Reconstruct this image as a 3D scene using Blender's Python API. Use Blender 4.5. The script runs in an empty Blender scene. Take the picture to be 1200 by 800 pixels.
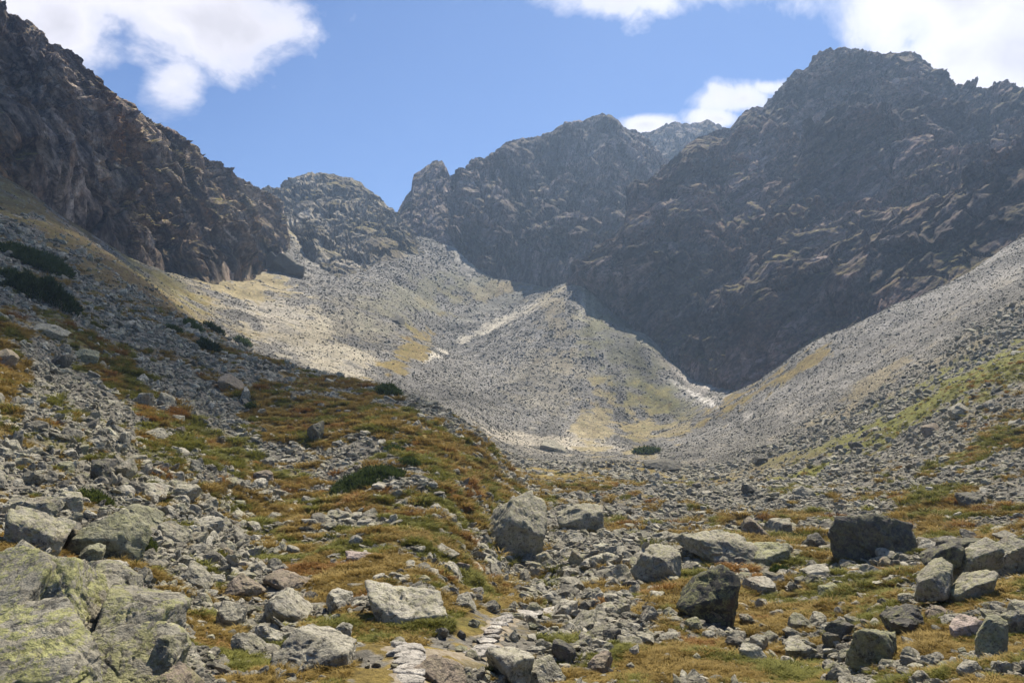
import bpy, math, random
import numpy as np

random.seed(7)
RNG = np.random.default_rng(7)
R = math.radians
sc = bpy.context.scene
ROOT = sc.collection

# ------------------------------------------------------------------ camera model
F = 870.0                       # focal length in pixels of a 1200 px wide frame
PITCH = math.atan(100.0 / F)
CP, SP = math.cos(PITCH), math.sin(PITCH)


def ray(px, py):
    """direction through a pixel of the 1200x800 frame, scaled to y = 1"""
    r, u = px - 600.0, 400.0 - py
    y = F * CP - u * SP
    z = F * SP + u * CP
    return r / y, z / y


def at(px, py, d):
    a, e = ray(px, py)
    return np.array((a * d, d, e * d))


def to_pixel(x, y, z):
    dep = y * CP + z * SP
    return 600 + F * x / dep, 400 - F * (-y * SP + z * CP) / dep


# ------------------------------------------------------------------ noise
_G = RNG.normal(size=(4096, 3))
_G /= np.linalg.norm(_G, axis=1)[:, None]
_RND = RNG.random((4096, 4))


def _h(i, j, k):
    i = i.astype(np.int64); j = j.astype(np.int64); k = k.astype(np.int64)
    v = (i * 73856093) ^ (j * 19349663) ^ (k * 83492791)
    v = (v ^ (v >> 13)) * 1274126177
    return ((v ^ (v >> 16)) & 4095)


def perlin(p):
    q = np.floor(p)
    f = p - q
    w = f * f * f * (f * (f * 6 - 15) + 10)
    out = 0
    for dx in (0, 1):
        wx = w[:, 0] if dx else 1 - w[:, 0]
        for dy in (0, 1):
            wy = w[:, 1] if dy else 1 - w[:, 1]
            for dz in (0, 1):
                wz = w[:, 2] if dz else 1 - w[:, 2]
                g = _G[_h(q[:, 0] + dx, q[:, 1] + dy, q[:, 2] + dz)]
                dot = g[:, 0] * (f[:, 0] - dx) + g[:, 1] * (f[:, 1] - dy) + g[:, 2] * (f[:, 2] - dz)
                out = out + wx * wy * wz * dot
    return out * 1.5


def fbm(p, octv=4, gain=.5, lac=2.03, ridged=False):
    a, s, t = 1.0, 0, 0
    for o in range(octv):
        n = perlin(p + 17.3 * o)
        s = s + a * ((1 - 2 * np.abs(n)) if ridged else n)
        t += a
        a *= gain
        p = p * lac
    return s / t


def facets(p, jit=.9):
    """angular blocks: the plane of the nearest feature point, values about -1..1"""
    q = np.floor(p)
    best = np.full(len(p), 1e9)
    val = np.zeros(len(p))
    for dx in (-1, 0, 1):
        for dy in (-1, 0, 1):
            for dz in (-1, 0, 1):
                c = q + (dx, dy, dz)
                h = _h(c[:, 0], c[:, 1], c[:, 2])
                r = _RND[h]
                fp = c + .5 + (r[:, :3] - .5) * jit
                d = p - fp
                dd = (d * d).sum(1)
                m = dd < best
                best[m] = dd[m]
                val[m] = ((d[m] * _G[h[m]]).sum(1) * 1.3 + (r[m, 3] - .5) * .9)
    return val


# ------------------------------------------------------------------ helpers
def make_mesh(name, verts, faces, smooth=True):
    verts = np.asarray(verts, np.float32)
    faces = np.asarray(faces, np.int32)
    me = bpy.data.meshes.new(name)
    n, k = faces.shape
    me.vertices.add(len(verts)); me.vertices.foreach_set('co', verts.ravel())
    me.loops.add(n * k); me.loops.foreach_set('vertex_index', faces.ravel())
    me.polygons.add(n)
    me.polygons.foreach_set('loop_start', np.arange(0, n * k, k, dtype=np.int32))
    me.polygons.foreach_set('loop_total', np.full(n, k, np.int32))
    me.polygons.foreach_set('use_smooth', np.full(n, smooth))
    me.update(calc_edges=True)
    return me


def link(name, me, mat=None, parent=None, col=ROOT):
    o = bpy.data.objects.new(name, me)
    col.objects.link(o)
    if mat is not None and me is not None and not me.materials:
        me.materials.append(mat)
    if parent is not None:
        o.parent = parent
    return o


def tag(o, label=None, cat=None, group=None, kind=None):
    if label: o['label'] = label
    if cat: o['category'] = cat
    if group: o['group'] = group
    if kind: o['kind'] = kind
    return o


def grid_faces(nu, nv):
    i = np.arange(nu - 1)[:, None] * nv + np.arange(nv - 1)[None, :]
    i = i.ravel()
    return np.stack([i, i + nv, i + nv + 1, i + 1], 1)


def add_color(me, name, col):
    at_ = me.color_attributes.new(name, 'FLOAT_COLOR', 'POINT')
    c = np.ones((len(col), 4), np.float32); c[:, :3] = col
    at_.data.foreach_set('color', c.ravel())


def smoothstep(a, b, x):
    t = np.clip((x - a) / (b - a), 0, 1)
    return t * t * (3 - 2 * t)


# ------------------------------------------------------------------ node helpers
class NT:
    def __init__(s, tree):
        s.t = tree; s.n = tree.nodes; s.l = tree.links

    def new(s, kind, **kw):
        nd = s.n.new(kind)
        for k, v in kw.items():
            if k.startswith('i_'):
                nd.inputs[k[2:].replace('_', ' ')].default_value = v
            else:
                setattr(nd, k, v)
        return nd

    def link(s, a, b): s.l.new(a, b)

    def put(s, sock, v):
        if isinstance(v, bpy.types.NodeSocket): s.l.new(v, sock)
        elif v is not None: sock.default_value = v

    def math(s, op, a, b=None, clamp=False):
        nd = s.n.new('ShaderNodeMath'); nd.operation = op; nd.use_clamp = clamp
        s.put(nd.inputs[0], a); s.put(nd.inputs[1], b)
        return nd.outputs[0]

    def mix(s, fac, a, b, mode='MIX'):
        nd = s.n.new('ShaderNodeMix'); nd.data_type = 'RGBA'; nd.blend_type = mode
        s.put(nd.inputs[0], fac)
        for q, v in ((6, a), (7, b)):
            if isinstance(v, tuple) and len(v) == 3: v = (*v, 1)
            s.put(nd.inputs[q], v)
        return nd.outputs[2]

    def ramp(s, fac, stops, interp='LINEAR'):
        nd = s.n.new('ShaderNodeValToRGB'); nd.color_ramp.interpolation = interp
        els = nd.color_ramp.elements
        while len(els) < len(stops): els.new(.5)
        for e, (p, c) in zip(els, stops):
            e.position = p
            e.color = (c, c, c, 1) if not isinstance(c, tuple) else (*c, 1)
        s.put(nd.inputs[0], fac)
        return nd.outputs[0]

    def noise(s, vec, scale, detail=4, rough=.55, dist=0.0, dim='3D', typ='FBM'):
        nd = s.n.new('ShaderNodeTexNoise'); nd.noise_dimensions = dim; nd.noise_type = typ
        nd.inputs['Scale'].default_value = scale; nd.inputs['Detail'].default_value = detail
        nd.inputs['Roughness'].default_value = rough; nd.inputs['Distortion'].default_value = dist
        s.put(nd.inputs['Vector'], vec)
        return nd.outputs[0]

    def voronoi(s, vec, scale, feat='F1', out='Distance'):
        nd = s.n.new('ShaderNodeTexVoronoi'); nd.feature = feat
        nd.inputs['Scale'].default_value = scale
        s.put(nd.inputs['Vector'], vec)
        return nd.outputs[out]

    def mapping(s, vec, scale=(1, 1, 1), rot=(0, 0, 0)):
        nd = s.n.new('ShaderNodeMapping')
        nd.inputs['Scale'].default_value = scale; nd.inputs['Rotation'].default_value = rot
        s.put(nd.inputs['Vector'], vec)
        return nd.outputs[0]


def new_mat(name):
    m = bpy.data.materials.new(name); m.use_nodes = True
    t = NT(m.node_tree); t.n.clear()
    out = t.n.new('ShaderNodeOutputMaterial')
    b = t.n.new('ShaderNodeBsdfPrincipled')
    b.inputs['Roughness'].default_value = .93
    b.inputs['Specular IOR Level'].default_value = .18
    t.link(b.outputs[0], out.inputs[0])
    return m, t, b


def bump(t, b, height, strength, dist):
    nd = t.n.new('ShaderNodeBump')
    nd.inputs['Strength'].default_value = strength; nd.inputs['Distance'].default_value = dist
    t.link(height, nd.inputs['Height']); t.link(nd.outputs[0], b.inputs['Normal'])


# ------------------------------------------------------------------ materials
def stretch(t, P, a, k):
    a = np.array(a, float); a /= np.linalg.norm(a)
    dt = t.n.new('ShaderNodeVectorMath'); dt.operation = 'DOT_PRODUCT'
    t.link(P, dt.inputs[0]); dt.inputs[1].default_value = a
    scl = t.n.new('ShaderNodeVectorMath'); scl.operation = 'SCALE'
    scl.inputs[0].default_value = a
    t.link(t.math('MULTIPLY', dt.outputs['Value'], 1 - k), scl.inputs['Scale'])
    sb = t.n.new('ShaderNodeVectorMath'); sb.operation = 'SUBTRACT'
    t.link(P, sb.inputs[0]); t.link(scl.outputs[0], sb.inputs[1])
    return sb.outputs[0]


def mat_cliff(name, base, dark, light, rust, veg, veg_amt, vein=.5, a=(0, 0, 1)):
    m, t, b = new_mat(name)
    geo = t.n.new('ShaderNodeNewGeometry')
    P = geo.outputs['Position']
    Pa = stretch(t, P, a, .25)
    big = t.noise(P, .018, 5, .6, .6)
    mid = t.noise(Pa, .09, 7, .65, .9)
    fin = t.noise(P, .55, 6, .7, .3)
    c = t.mix(t.ramp(mid, [(.36, 0.0), (.56, 1.0)]), dark, base)
    c = t.mix(t.ramp(t.noise(Pa, .05, 8, .72, 1.4), [(.52, 0.0), (.66, vein)]), c, light)
    c = t.mix(.9, c, t.ramp(t.noise(Pa, .022, 6, .6, .8), [(.38, .42), (.5, .95), (.62, 1.85)]), 'MULTIPLY')
    c = t.mix(.7, c, t.ramp(t.noise(Pa, .2, 5, .65, .5), [(.36, .45), (.64, 1.6)]), 'MULTIPLY')
    crk = t.ramp(t.noise(Pa, .07, 6, .62, 1.0), [(.455, 0.0), (.49, 1.0), (.51, 1.0), (.545, 0.0)])
    c = t.mix(t.math('MULTIPLY', crk, .65), c, tuple(q * .6 for q in dark))
    c = t.mix(t.math('MULTIPLY', t.ramp(big, [(.5, 0.0), (.66, 1.0)]), t.ramp(fin, [(.35, .15), (.65, .8)])), c, rust)
    sep = t.n.new('ShaderNodeSeparateXYZ'); t.link(geo.outputs['Normal'], sep.inputs[0])
    flat = t.ramp(sep.outputs[2], [(.50, 0.0), (.80, 1.0)])
    vm = t.math('MULTIPLY', flat, t.ramp(t.noise(P, .03, 6, .65, .4), [(.42, 0.0), (.60, 1.0)]))
    c = t.mix(t.math('MULTIPLY', vm, veg_amt), c, veg)
    c = t.mix(.85, c, t.ramp(fin, [(.32, .40), (.68, 1.6)]), 'MULTIPLY')
    t.link(c, b.inputs['Base Color'])
    hgt = t.math('ADD', t.noise(Pa, .35, 8, .7, .6), t.math('MULTIPLY', t.voronoi(Pa, .22), .7))
    bump(t, b, hgt, .9, 4.0)
    return m


def mat_ground():
    m, t, b = new_mat('ground_cover')
    geo = t.n.new('ShaderNodeNewGeometry'); P = geo.outputs['Position']
    at_ = t.n.new('ShaderNodeVertexColor'); at_.layer_name = 'cover'
    c = at_.outputs[0]
    c = t.mix(.8, c, t.ramp(t.noise(P, 1.2, 8, .7), [(.36, .45), (.64, 1.6)]), 'MULTIPLY')
    c = t.mix(.6, c, t.ramp(t.noise(P, 9, 5, .7), [(.36, .5), (.64, 1.5)]), 'MULTIPLY')
    c = t.mix(.5, c, t.ramp(t.noise(P, .22, 5, .7), [(.36, .6), (.64, 1.4)]), 'MULTIPLY')
    t.link(c, b.inputs['Base Color'])
    hgt = t.math('ADD', t.noise(P, 2.5, 7, .7), t.math('MULTIPLY', t.noise(P, .5, 6, .65), 2.5))
    bump(t, b, hgt, .8, .35)
    return m


def mat_rock(name, instanced, tone=1.0):
    m, t, b = new_mat(name)
    geo = t.n.new('ShaderNodeNewGeometry'); P = geo.outputs['Position']
    info = t.n.new('ShaderNodeObjectInfo')
    rnd = info.outputs['Random']
    if instanced:
        base = t.ramp(rnd, [(0, (.18, .165, .13)), (.25, (.25, .23, .175)), (.55, (.32, .295, .225)),
                            (.8, (.38, .35, .27)), (1, (.46, .43, .34))])
        if tone != 1: base = t.mix(1.0, t.mix(.45, base, (.33, .31, .265)), (tone, tone, tone), 'MULTIPLY')
        lich = t.math('MULTIPLY', t.ramp(t.math('FRACT', t.math('MULTIPLY', rnd, 17.0)), [(.45, 0.0), (1, .55)]), .8)
    else:
        base = info.outputs['Color']; lich = info.outputs['Alpha']
    off = t.n.new('ShaderNodeVectorMath'); off.operation = 'ADD'
    t.link(P, off.inputs[0])
    comb = t.n.new('ShaderNodeCombineXYZ')
    t.link(t.math('MULTIPLY', rnd, 37.0), comb.inputs[0]); t.link(comb.outputs[0], off.inputs[1])
    V = off.outputs[0]
    c = t.mix(.75, base, t.ramp(t.noise(V, 1.3, 8, .7, .4), [(.28, .42), (.5, .95), (.75, 1.4)]), 'MULTIPLY')
    # dark lichen crust
    spots = t.ramp(t.noise(V, 6.0, 9, .8, .3), [(.51, 0.0), (.58, 1.0)])
    c = t.mix(t.math('MULTIPLY', spots, .8), c, (.055, .052, .045))
    # yellow-green map lichen
    ln = t.math('MULTIPLY', t.ramp(t.noise(V, 3.6, 9, .74, .3), [(.494, 0.0), (.516, 1.0)]), t.ramp(t.noise(V, 17, 6, .75), [(.42, .25), (.5, 1.0)]))
    c = t.mix(t.math('MULTIPLY', ln, lich), c, t.mix(t.ramp(t.noise(V, 9, 6, .7), [(.38, 0.0), (.62, 1.0)]), (.22, .22, .095), (.43, .42, .18)))
    # rusty stain
    rs = t.ramp(t.noise(V, .7, 5, .6), [(.6, 0.0), (.75, .4)])
    c = t.mix(rs, c, (.26, .17, .11))
    c = t.mix(.6, c, t.ramp(t.noise(V, 26, 4, .7), [(.3, .6), (.7, 1.35)]), 'MULTIPLY')
    t.link(c, b.inputs['Base Color'])
    hgt = t.math('ADD', t.noise(V, 9, 8, .72), t.math('MULTIPLY', t.noise(V, 2.2, 5, .65, .5), 2.2))
    bump(t, b, hgt, .9, .10)
    return m


def mat_leaf(name, c1, c2):
    m, t, b = new_mat(name)
    info = t.n.new('ShaderNodeObjectInfo')
    geo = t.n.new('ShaderNodeNewGeometry')
    n = t.math('ADD', t.math('MULTIPLY', info.outputs['Random'], .5),
               t.math('MULTIPLY', t.noise(geo.outputs['Position'], 3.0, 3), .6))
    c = t.mix(t.ramp(n, [(.25, 0.0), (.8, 1.0)]), c1, c2)
    t.link(c, b.inputs['Base Color'])
    b.inputs['Roughness'].default_value = .8
    tr = t.n.new('ShaderNodeBsdfTranslucent'); t.link(c, tr.inputs[0])
    ms = t.n.new('ShaderNodeMixShader'); ms.inputs[0].default_value = .3
    t.link(b.outputs[0], ms.inputs[1]); t.link(tr.outputs[0], ms.inputs[2])
    t.link(ms.outputs[0], t.n['Material Output'].inputs[0])
    return m


M_GROUND = mat_ground()
M_ROCK = mat_rock('granite_boulder', False)
M_RUBBLE = mat_rock('granite_rubble', True)
M_SCREE = mat_rock('granite_scree', True, .60)

# ------------------------------------------------------------------ terrain
# per column: pixel column -> (distance, pixel row) pairs of the ground
COLS = {
    -420: [(3, 1000), (6, 780), (12, 600), (25, 430), (60, 250), (120, 130), (250, 60), (420, 120)],
    -150: [(3, 1010), (6, 830), (8, 750), (15, 620), (30, 500), (60, 370), (100, 285), (150, 225), (250, 150), (420, 230)],
    0: [(3, 1010), (4, 930), (6, 835), (8, 755), (12, 675), (18, 615), (30, 540), (45, 465), (65, 400), (90, 345),
        (130, 290), (190, 232), (250, 200), (330, 230), (500, 320)],
    150: [(3, 1010), (6, 870), (9, 800), (12, 740), (18, 665), (25, 615), (40, 545), (60, 483), (90, 415), (120, 366),
          (150, 335), (180, 318), (205, 318), (250, 316), (320, 305), (420, 320), (600, 360)],
    230: [(25, 640), (40, 578), (60, 520), (90, 450), (115, 405), (140, 378), (155, 372), (175, 376), (230, 372),
          (300, 350), (360, 332), (420, 320), (600, 330)],
    300: [(3, 1010), (6, 910), (9, 845), (13, 775), (18, 722), (25, 668), (35, 625), (50, 580), (70, 525), (95, 460),
          (115, 425), (132, 412), (150, 418), (190, 425), (240, 410), (320, 372), (420, 330), (520, 300), (620, 268), (720, 250)],
    380: [(25, 665), (35, 622), (50, 580), (70, 527), (95, 465), (115, 440), (126, 433), (145, 443), (190, 450), (250, 432),
          (320, 398), (420, 350), (520, 322), (600, 300), (700, 290)],
    450: [(3, 1010), (6, 940), (8, 890), (11, 815), (14, 757), (18, 710), (25, 658), (35, 617), (50, 575), (70, 525),
          (90, 485), (110, 458), (120, 451), (135, 458), (170, 472), (240, 462), (310, 430), (390, 390), (470, 350), (550, 318),
          (620, 298), (700, 280)],
    520: [(25, 668), (35, 634), (50, 590), (70, 545), (90, 509), (104, 490), (116, 496), (150, 510), (220, 497), (300, 462),
          (380, 420), (425, 402), (470, 407), (540, 368), (620, 318), (690, 280), (760, 272)],
    570: [(20, 715), (27, 692), (36, 665), (48, 625), (64, 592), (80, 558), (94, 529), (108, 530), (150, 534), (220, 515), (300, 487)],
    600: [(3, 1010), (6, 960), (9, 900), (13, 810), (16, 768), (20, 728), (27, 698), (36, 682), (46, 660), (60, 625), (80, 585),
          (100, 566), (160, 545), (230, 528), (300, 508), (340, 490), (400, 450), (460, 405), (506, 373), (545, 378), (600, 353), (660, 328), (760, 325)],
    640: [(36, 682), (46, 655), (60, 625), (80, 598), (100, 578), (160, 552), (230, 533), (300, 515), (400, 455), (470, 395), (532, 349), (570, 352), (620, 338), (690, 322)],
    680: [(3, 1010), (6, 950), (10, 870), (14, 800), (18, 757), (24, 716), (32, 684), (45, 650), (65, 615), (100, 578),
          (160, 552), (230, 535), (300, 523), (340, 504), (400, 456), (450, 414), (500, 373), (550, 340), (575, 327), (640, 335), (760, 370)],
    760: [(14, 805), (18, 765), (24, 722), (32, 690), (45, 650), (65, 615), (100, 580), (160, 553), (230, 536), (300, 525),
          (340, 512), (390, 480), (430, 445), (470, 402), (500, 390), (560, 410), (700, 430)],
    850: [(3, 1010), (6, 950), (12, 850), (16, 797), (22, 748), (30, 700), (40, 660), (55, 627), (80, 600), (120, 570),
          (180, 545), (250, 515), (300, 497), (345, 478), (375, 464), (410, 450), (480, 455), (700, 470)],
    950: [(14, 825), (20, 765), (28, 705), (38, 663), (55, 627), (80, 595), (120, 560), (170, 525), (230, 480), (290, 440),
          (330, 415), (360, 405), (450, 420), (650, 450)],
    1050: [(3, 1010), (6, 930), (8, 880), (11, 830), (14, 790), (20, 730), (28, 685), (40, 645), (60, 605), (85, 570),
           (120, 530), (170, 475), (230, 420), (280, 385), (320, 362), (370, 362), (500, 400), (700, 430)],
    1200: [(3, 1010), (6, 910), (8, 860), (11, 800), (15, 750), (22, 692), (32, 642), (45, 605), (60, 572), (85, 520), (115, 465),
           (150, 415), (200, 360), (250, 318), (300, 285), (350, 285), (500, 350)],
    1350: [(3, 1010), (6, 900), (8, 850), (15, 735), (30, 620), (60, 520), (100, 435), (150, 370), (200, 310), (270, 240), (400, 260)],
    1620: [(3, 1000), (6, 880), (15, 680), (30, 560), (60, 440), (120, 310), (200, 220), (300, 180), (450, 250)],
}
KX, KD = F / 100.0, 2.6
pts = []
for pxk, seq in COLS.items():
    for d, py in seq:
        a, e = ray(pxk, py)
        pts.append((a * KX, math.log(d) * KD, e))
for a in (-1.4, -.7, 0, .7, 1.4):
    pts.append((a * KX, math.log(1.2) * KD, -1.5))
    pts.append((a * KX, math.log(950) * KD, .02))
pts = np.array(pts)


def tps_fit(P, lam=.02):
    X = P[:, :2]; n = len(X)
    r = np.linalg.norm(X[:, None] - X[None], axis=2)
    K = r ** 2 * np.log(np.maximum(r, 1e-9)) + np.eye(n) * lam
    Q = np.hstack([np.ones((n, 1)), X])
    A = np.block([[K, Q], [Q.T, np.zeros((3, 3))]])
    return np.linalg.solve(A, np.concatenate([P[:, 2], np.zeros(3)]))


W = tps_fit(pts)


def tps(u, v):
    out = np.empty(len(u))
    for s in range(0, len(u), 20000):
        X = np.stack([u[s:s + 20000], v[s:s + 20000]], 1)
        r2 = ((X[:, None] - pts[None, :, :2]) ** 2).sum(2)
        out[s:s + 20000] = (.5 * r2 * np.log(np.maximum(r2, 1e-12))) @ W[:-3] + W[-3] + X @ W[-2:]
    return out


A_ = np.concatenate([np.linspace(-1.45, -.78, 60)[:-1], np.linspace(-.78, .78, 760), np.linspace(.78, 1.45, 60)[1:]])
LD = np.linspace(math.log(2.2), math.log(900), 800)
NA, ND = len(A_), len(LD)
# the smooth field on a coarse lattice, then refined
ca = np.linspace(-1.45, 1.45, 200); cl = np.linspace(LD[0], LD[-1], 300)
CU, CV = np.meshgrid(ca, cl, indexing='ij')
CE = tps(CU.ravel() * KX, CV.ravel() * KD).reshape(200, 300)


def bil(grid, xs, ys, x, y):
    fx = np.interp(x, xs, np.arange(len(xs))); fy = np.interp(y, ys, np.arange(len(ys)))
    i = np.clip(fx.astype(int), 0, len(xs) - 2); j = np.clip(fy.astype(int), 0, len(ys) - 2)
    u, v = fx - i, fy - j
    return (grid[i, j] * (1 - u) * (1 - v) + grid[i + 1, j] * u * (1 - v) + grid[i, j + 1] * (1 - u) * v + grid[i + 1, j + 1] * u * v)


AA, LL = np.meshgrid(A_, LD, indexing='ij')
DD = np.exp(LL)
X0, Y0 = AA * DD, DD
E0 = bil(CE, ca, cl, AA.ravel(), LL.ravel()).reshape(NA, ND)
Z0 = E0 * DD
flatp = np.stack([X0.ravel(), Y0.ravel(), np.zeros(X0.size)], 1)
dfl = DD.ravel()
zn = np.zeros(X0.size)
for lam, amp in ((60, .05), (25, .055), (10, .06), (4.2, .065), (1.8, .07), (.75, .075), (.32, .07)):
    wgt = smoothstep(lam * 200, lam * 90, dfl) * np.minimum(1, .014 * dfl / (amp * lam))
    msk = wgt > .001
    n = np.zeros(X0.size)
    n[msk] = perlin(flatp[msk] / lam + lam * 3.7)
    zn += n * amp * lam * wgt * 1.3
Z0 = Z0 + zn.reshape(NA, ND)


def ground_z(x, y):
    x = np.atleast_1d(np.asarray(x, float)); y = np.atleast_1d(np.asarray(y, float))
    y = np.maximum(y, 2.3)
    return bil(Z0, A_, LD, x / y, np.log(y))


def ground_hit(px, py, dmin=3.0):
    a, e = ray(px, py)
    d = np.exp(np.linspace(math.log(dmin), math.log(880), 2500))
    z = ground_z(a * d, d)
    k = np.nonzero(z >= e * d)[0]
    if len(k) == 0: return None
    return float(d[k[0]])


# ---- what grows where: blobs traced from the photograph on the visible ground
# (column, row, half width, half height, tilt, colour, strength, nearest, farthest)
OCH, GRN, YEL, RST, HTH = 'ochre', 'green', 'yellow', 'rust', 'heath'
BLOBS = [
    (1085, 474, 150, 9, -31, 'lush', .9, 60, 260), (990, 690, 70, 12, -4, 'lush', .7, 12, 45), (455, 605, 60, 8, 8, 'lush', .6, 20, 70), (170, 480, 60, 10, 62, 'lush', .5, 15, 110), (150, 300, 40, 10, 50, 'lush', .6, 200, 360), (195, 325, 40, 9, 45, 'lush', .5, 200, 420),
    (190, 352, 150, 20, 38, HTH, 1.0, 60, 230), (60, 265, 130, 30, 36, HTH, 1.15, 100, 330), (20, 235, 90, 22, 34, GRN, .65, 120, 340), (110, 320, 90, 16, 38, OCH, .8, 80, 260), (30, 300, 60, 14, 25, HTH, .8, 80, 260), (250, 440, 90, 14, 30, HTH, .7, 50, 140), (90, 400, 70, 14, 50, GRN, .6, 40, 120), (300, 415, 60, 12, 25, HTH, .8, 80, 150),
    (160, 468, 90, 24, 62, GRN, 1.0, 15, 110), (235, 512, 55, 18, 45, GRN, .9, 20, 110), (8, 440, 20, 60, 0, OCH, .9, 20, 110),
    (90, 505, 40, 18, 40, GRN, .7, 20, 80), (40, 520, 40, 12, 20, OCH, .6, 20, 80),
    (320, 490, 80, 30, 10, OCH, 1.0, 25, 120), (275, 522, 40, 18, 30, GRN, .9, 25, 100),
    (420, 478, 100, 26, 20, OCH, 1.2, 40, 150), (505, 515, 95, 20, 36, OCH, 1.2, 30, 150), (440, 505, 60, 14, 20, OCH, 1.0, 40, 120),
    (545, 490, 75, 9, 32, YEL, 1.2, 60, 200), (560, 560, 30, 16, 30, GRN, .9, 30, 120), (575, 530, 50, 14, 40, OCH, .9, 30, 130),
    (370, 596, 110, 22, 6, OCH, 1.1, 20, 70), (455, 605, 70, 14, 8, GRN, .9, 20, 70), (330, 560, 60, 10, -5, OCH, .7, 25, 80),
    (400, 660, 140, 34, 6, OCH, 1.3, 14, 50), (520, 640, 60, 22, 30, GRN, .8, 20, 60), (460, 630, 60, 20, 10, OCH, .9, 20, 60),
    (565, 620, 105, 15, 50, GRN, .9, 20, 90), (560, 612, 95, 10, 50, 'lush', 1.3, 20, 95), (470, 738, 130, 32, 4, OCH, 1.2, 8, 30), (565, 700, 75, 26, 5, OCH, 1.2, 12, 45),
    (270, 765, 75, 24, 38, RST, 1.2, 6, 20), (40, 642, 65, 14, 15, RST, 1.0, 6, 25), (160, 668, 50, 14, 25, OCH, 1.0, 8, 25),
    (120, 690, 40, 12, 40, RST, .7, 6, 20), (250, 655, 40, 12, 30, OCH, .8, 10, 30), (185, 735, 40, 10, 20, RST, .7, 6, 20),
    (300, 610, 50, 14, 15, OCH, .9, 15, 50), (470, 785, 70, 20, 0, OCH, 1.0, 6, 20), (380, 745, 60, 16, 0, OCH, .9, 8, 20),
    (670, 563, 95, 13, 4, OCH, 1.1, 60, 200), (600, 575, 40, 12, 20, OCH, .8, 60, 180), (720, 585, 50, 10, 0, OCH, .6, 60, 160),
    (660, 645, 50, 8, 0, GRN, .6, 30, 70), (620, 740, 40, 14, 20, OCH, .7, 10, 30),
    (900, 636, 85, 11, -6, RST, 1.2, 25, 80), (900, 705, 190, 62, -3, OCH, 1.25, 12, 50), (1000, 690, 100, 26, -4, GRN, 1.0, 12, 45),
    (1100, 745, 130, 55, 0, RST, 1.1, 8, 30), (1150, 622, 90, 24, -8, OCH, 1.1, 20, 70), (1085, 592, 70, 14, -8, OCH, .9, 30, 90),
    (1080, 583, 40, 8, -8, GRN, .8, 30, 90), (925, 606, 60, 10, -4, OCH, 1.0, 40, 90), (775, 690, 40, 26, -30, OCH, 1.0, 15, 50),
    (790, 775, 150, 36, -4, OCH, 1.3, 8, 25), (960, 660, 70, 14, 0, OCH, 1.0, 20, 60), (880, 770, 60, 20, 0, GRN, .7, 8, 25),
    (1180, 690, 50, 30, 0, RST, .9, 8, 30), (950, 790, 150, 24, 0, OCH, 1.0, 6, 20),
    (1085, 478, 165, 15, -31, GRN, 1.15, 60, 260), (1190, 512, 80, 8, -22, GRN, 1.0, 50, 160), (980, 522, 60, 7, -15, GRN, .8, 100, 260),
    (880, 462, 85, 7, -30, OCH, .9, 200, 390), (1190, 430, 60, 10, -35, GRN, .8, 80, 260), (1010, 455, 50, 8, -35, OCH, .5, 150, 320),
    (930, 540, 60, 7, -10, OCH, .6, 100, 260),
    (750, 497, 22, 30, 10, YEL, .72, 250, 520), (702, 495, 20, 34, 8, YEL, .65, 250, 520), (652, 372, 16, 50, -12, OCH, .4, 300, 620),
    (640, 440, 40, 30, 0, YEL, .2, 250, 520), (482, 412, 34, 12, -42, OCH, .95, 220, 520), (745, 425, 50, 36, 55, GRN, .24, 300, 520),
    (755, 470, 26, 16, 20, GRN, .6, 300, 520), (790, 480, 26, 12, 20, GRN, .35, 300, 520), (700, 360, 24, 36, 20, GRN, .4, 300, 620), (790, 503, 30, 10, -20, YEL, .6, 280, 420),
    (185, 330, 60, 14, 40, YEL, .75, 195, 480), (290, 335, 46, 18, 15, YEL, .7, 200, 600), (240, 350, 60, 10, 40, YEL, .35, 200, 480),
    (360, 275, 34, 12, 40, YEL, .7, 300, 760), (310, 250, 30, 20, 30, YEL, .7, 400, 900), (470, 350, 60, 20, -20, GRN, .3, 250, 700),
    (560, 330, 60, 14, -25, GRN, .35, 300, 800), (600, 335, 60, 10, -10, OCH, .55, 300, 800), (410, 380, 60, 30, 0, YEL, .25, 200, 600),
]
BARE = [(640, 690, 75, 26, -62, 12, 60), (600, 770, 60, 40, -50, 8, 20), (690, 735, 90, 30, -35, 8, 30), (240, 640, 120, 40, 38, 8, 40), (300, 720, 80, 26, 35, 8, 20), (215, 700, 60, 30, 40, 6, 14), (150, 560, 110, 30, 25, 15, 60),
        (1000, 770, 40, 34, 10, 8, 20), (1120, 668, 60, 30, -20, 14, 30), (700, 660, 110, 24, 0, 30, 70), (380, 545, 90, 14, 12, 40, 90), (250, 480, 60, 20, 40, 30, 110), (60, 560, 90, 30, 20, 12, 40), (580, 650, 40, 9, 50, 25, 50)]
LSH = 'lush'
PAL = {LSH: (.155, .160, .030), OCH: (.170, .125, .036), GRN: (.118, .112, .026), YEL: (.235, .185, .072), RST: (.19, .108, .030), HTH: (.105, .075, .036)}


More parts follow.
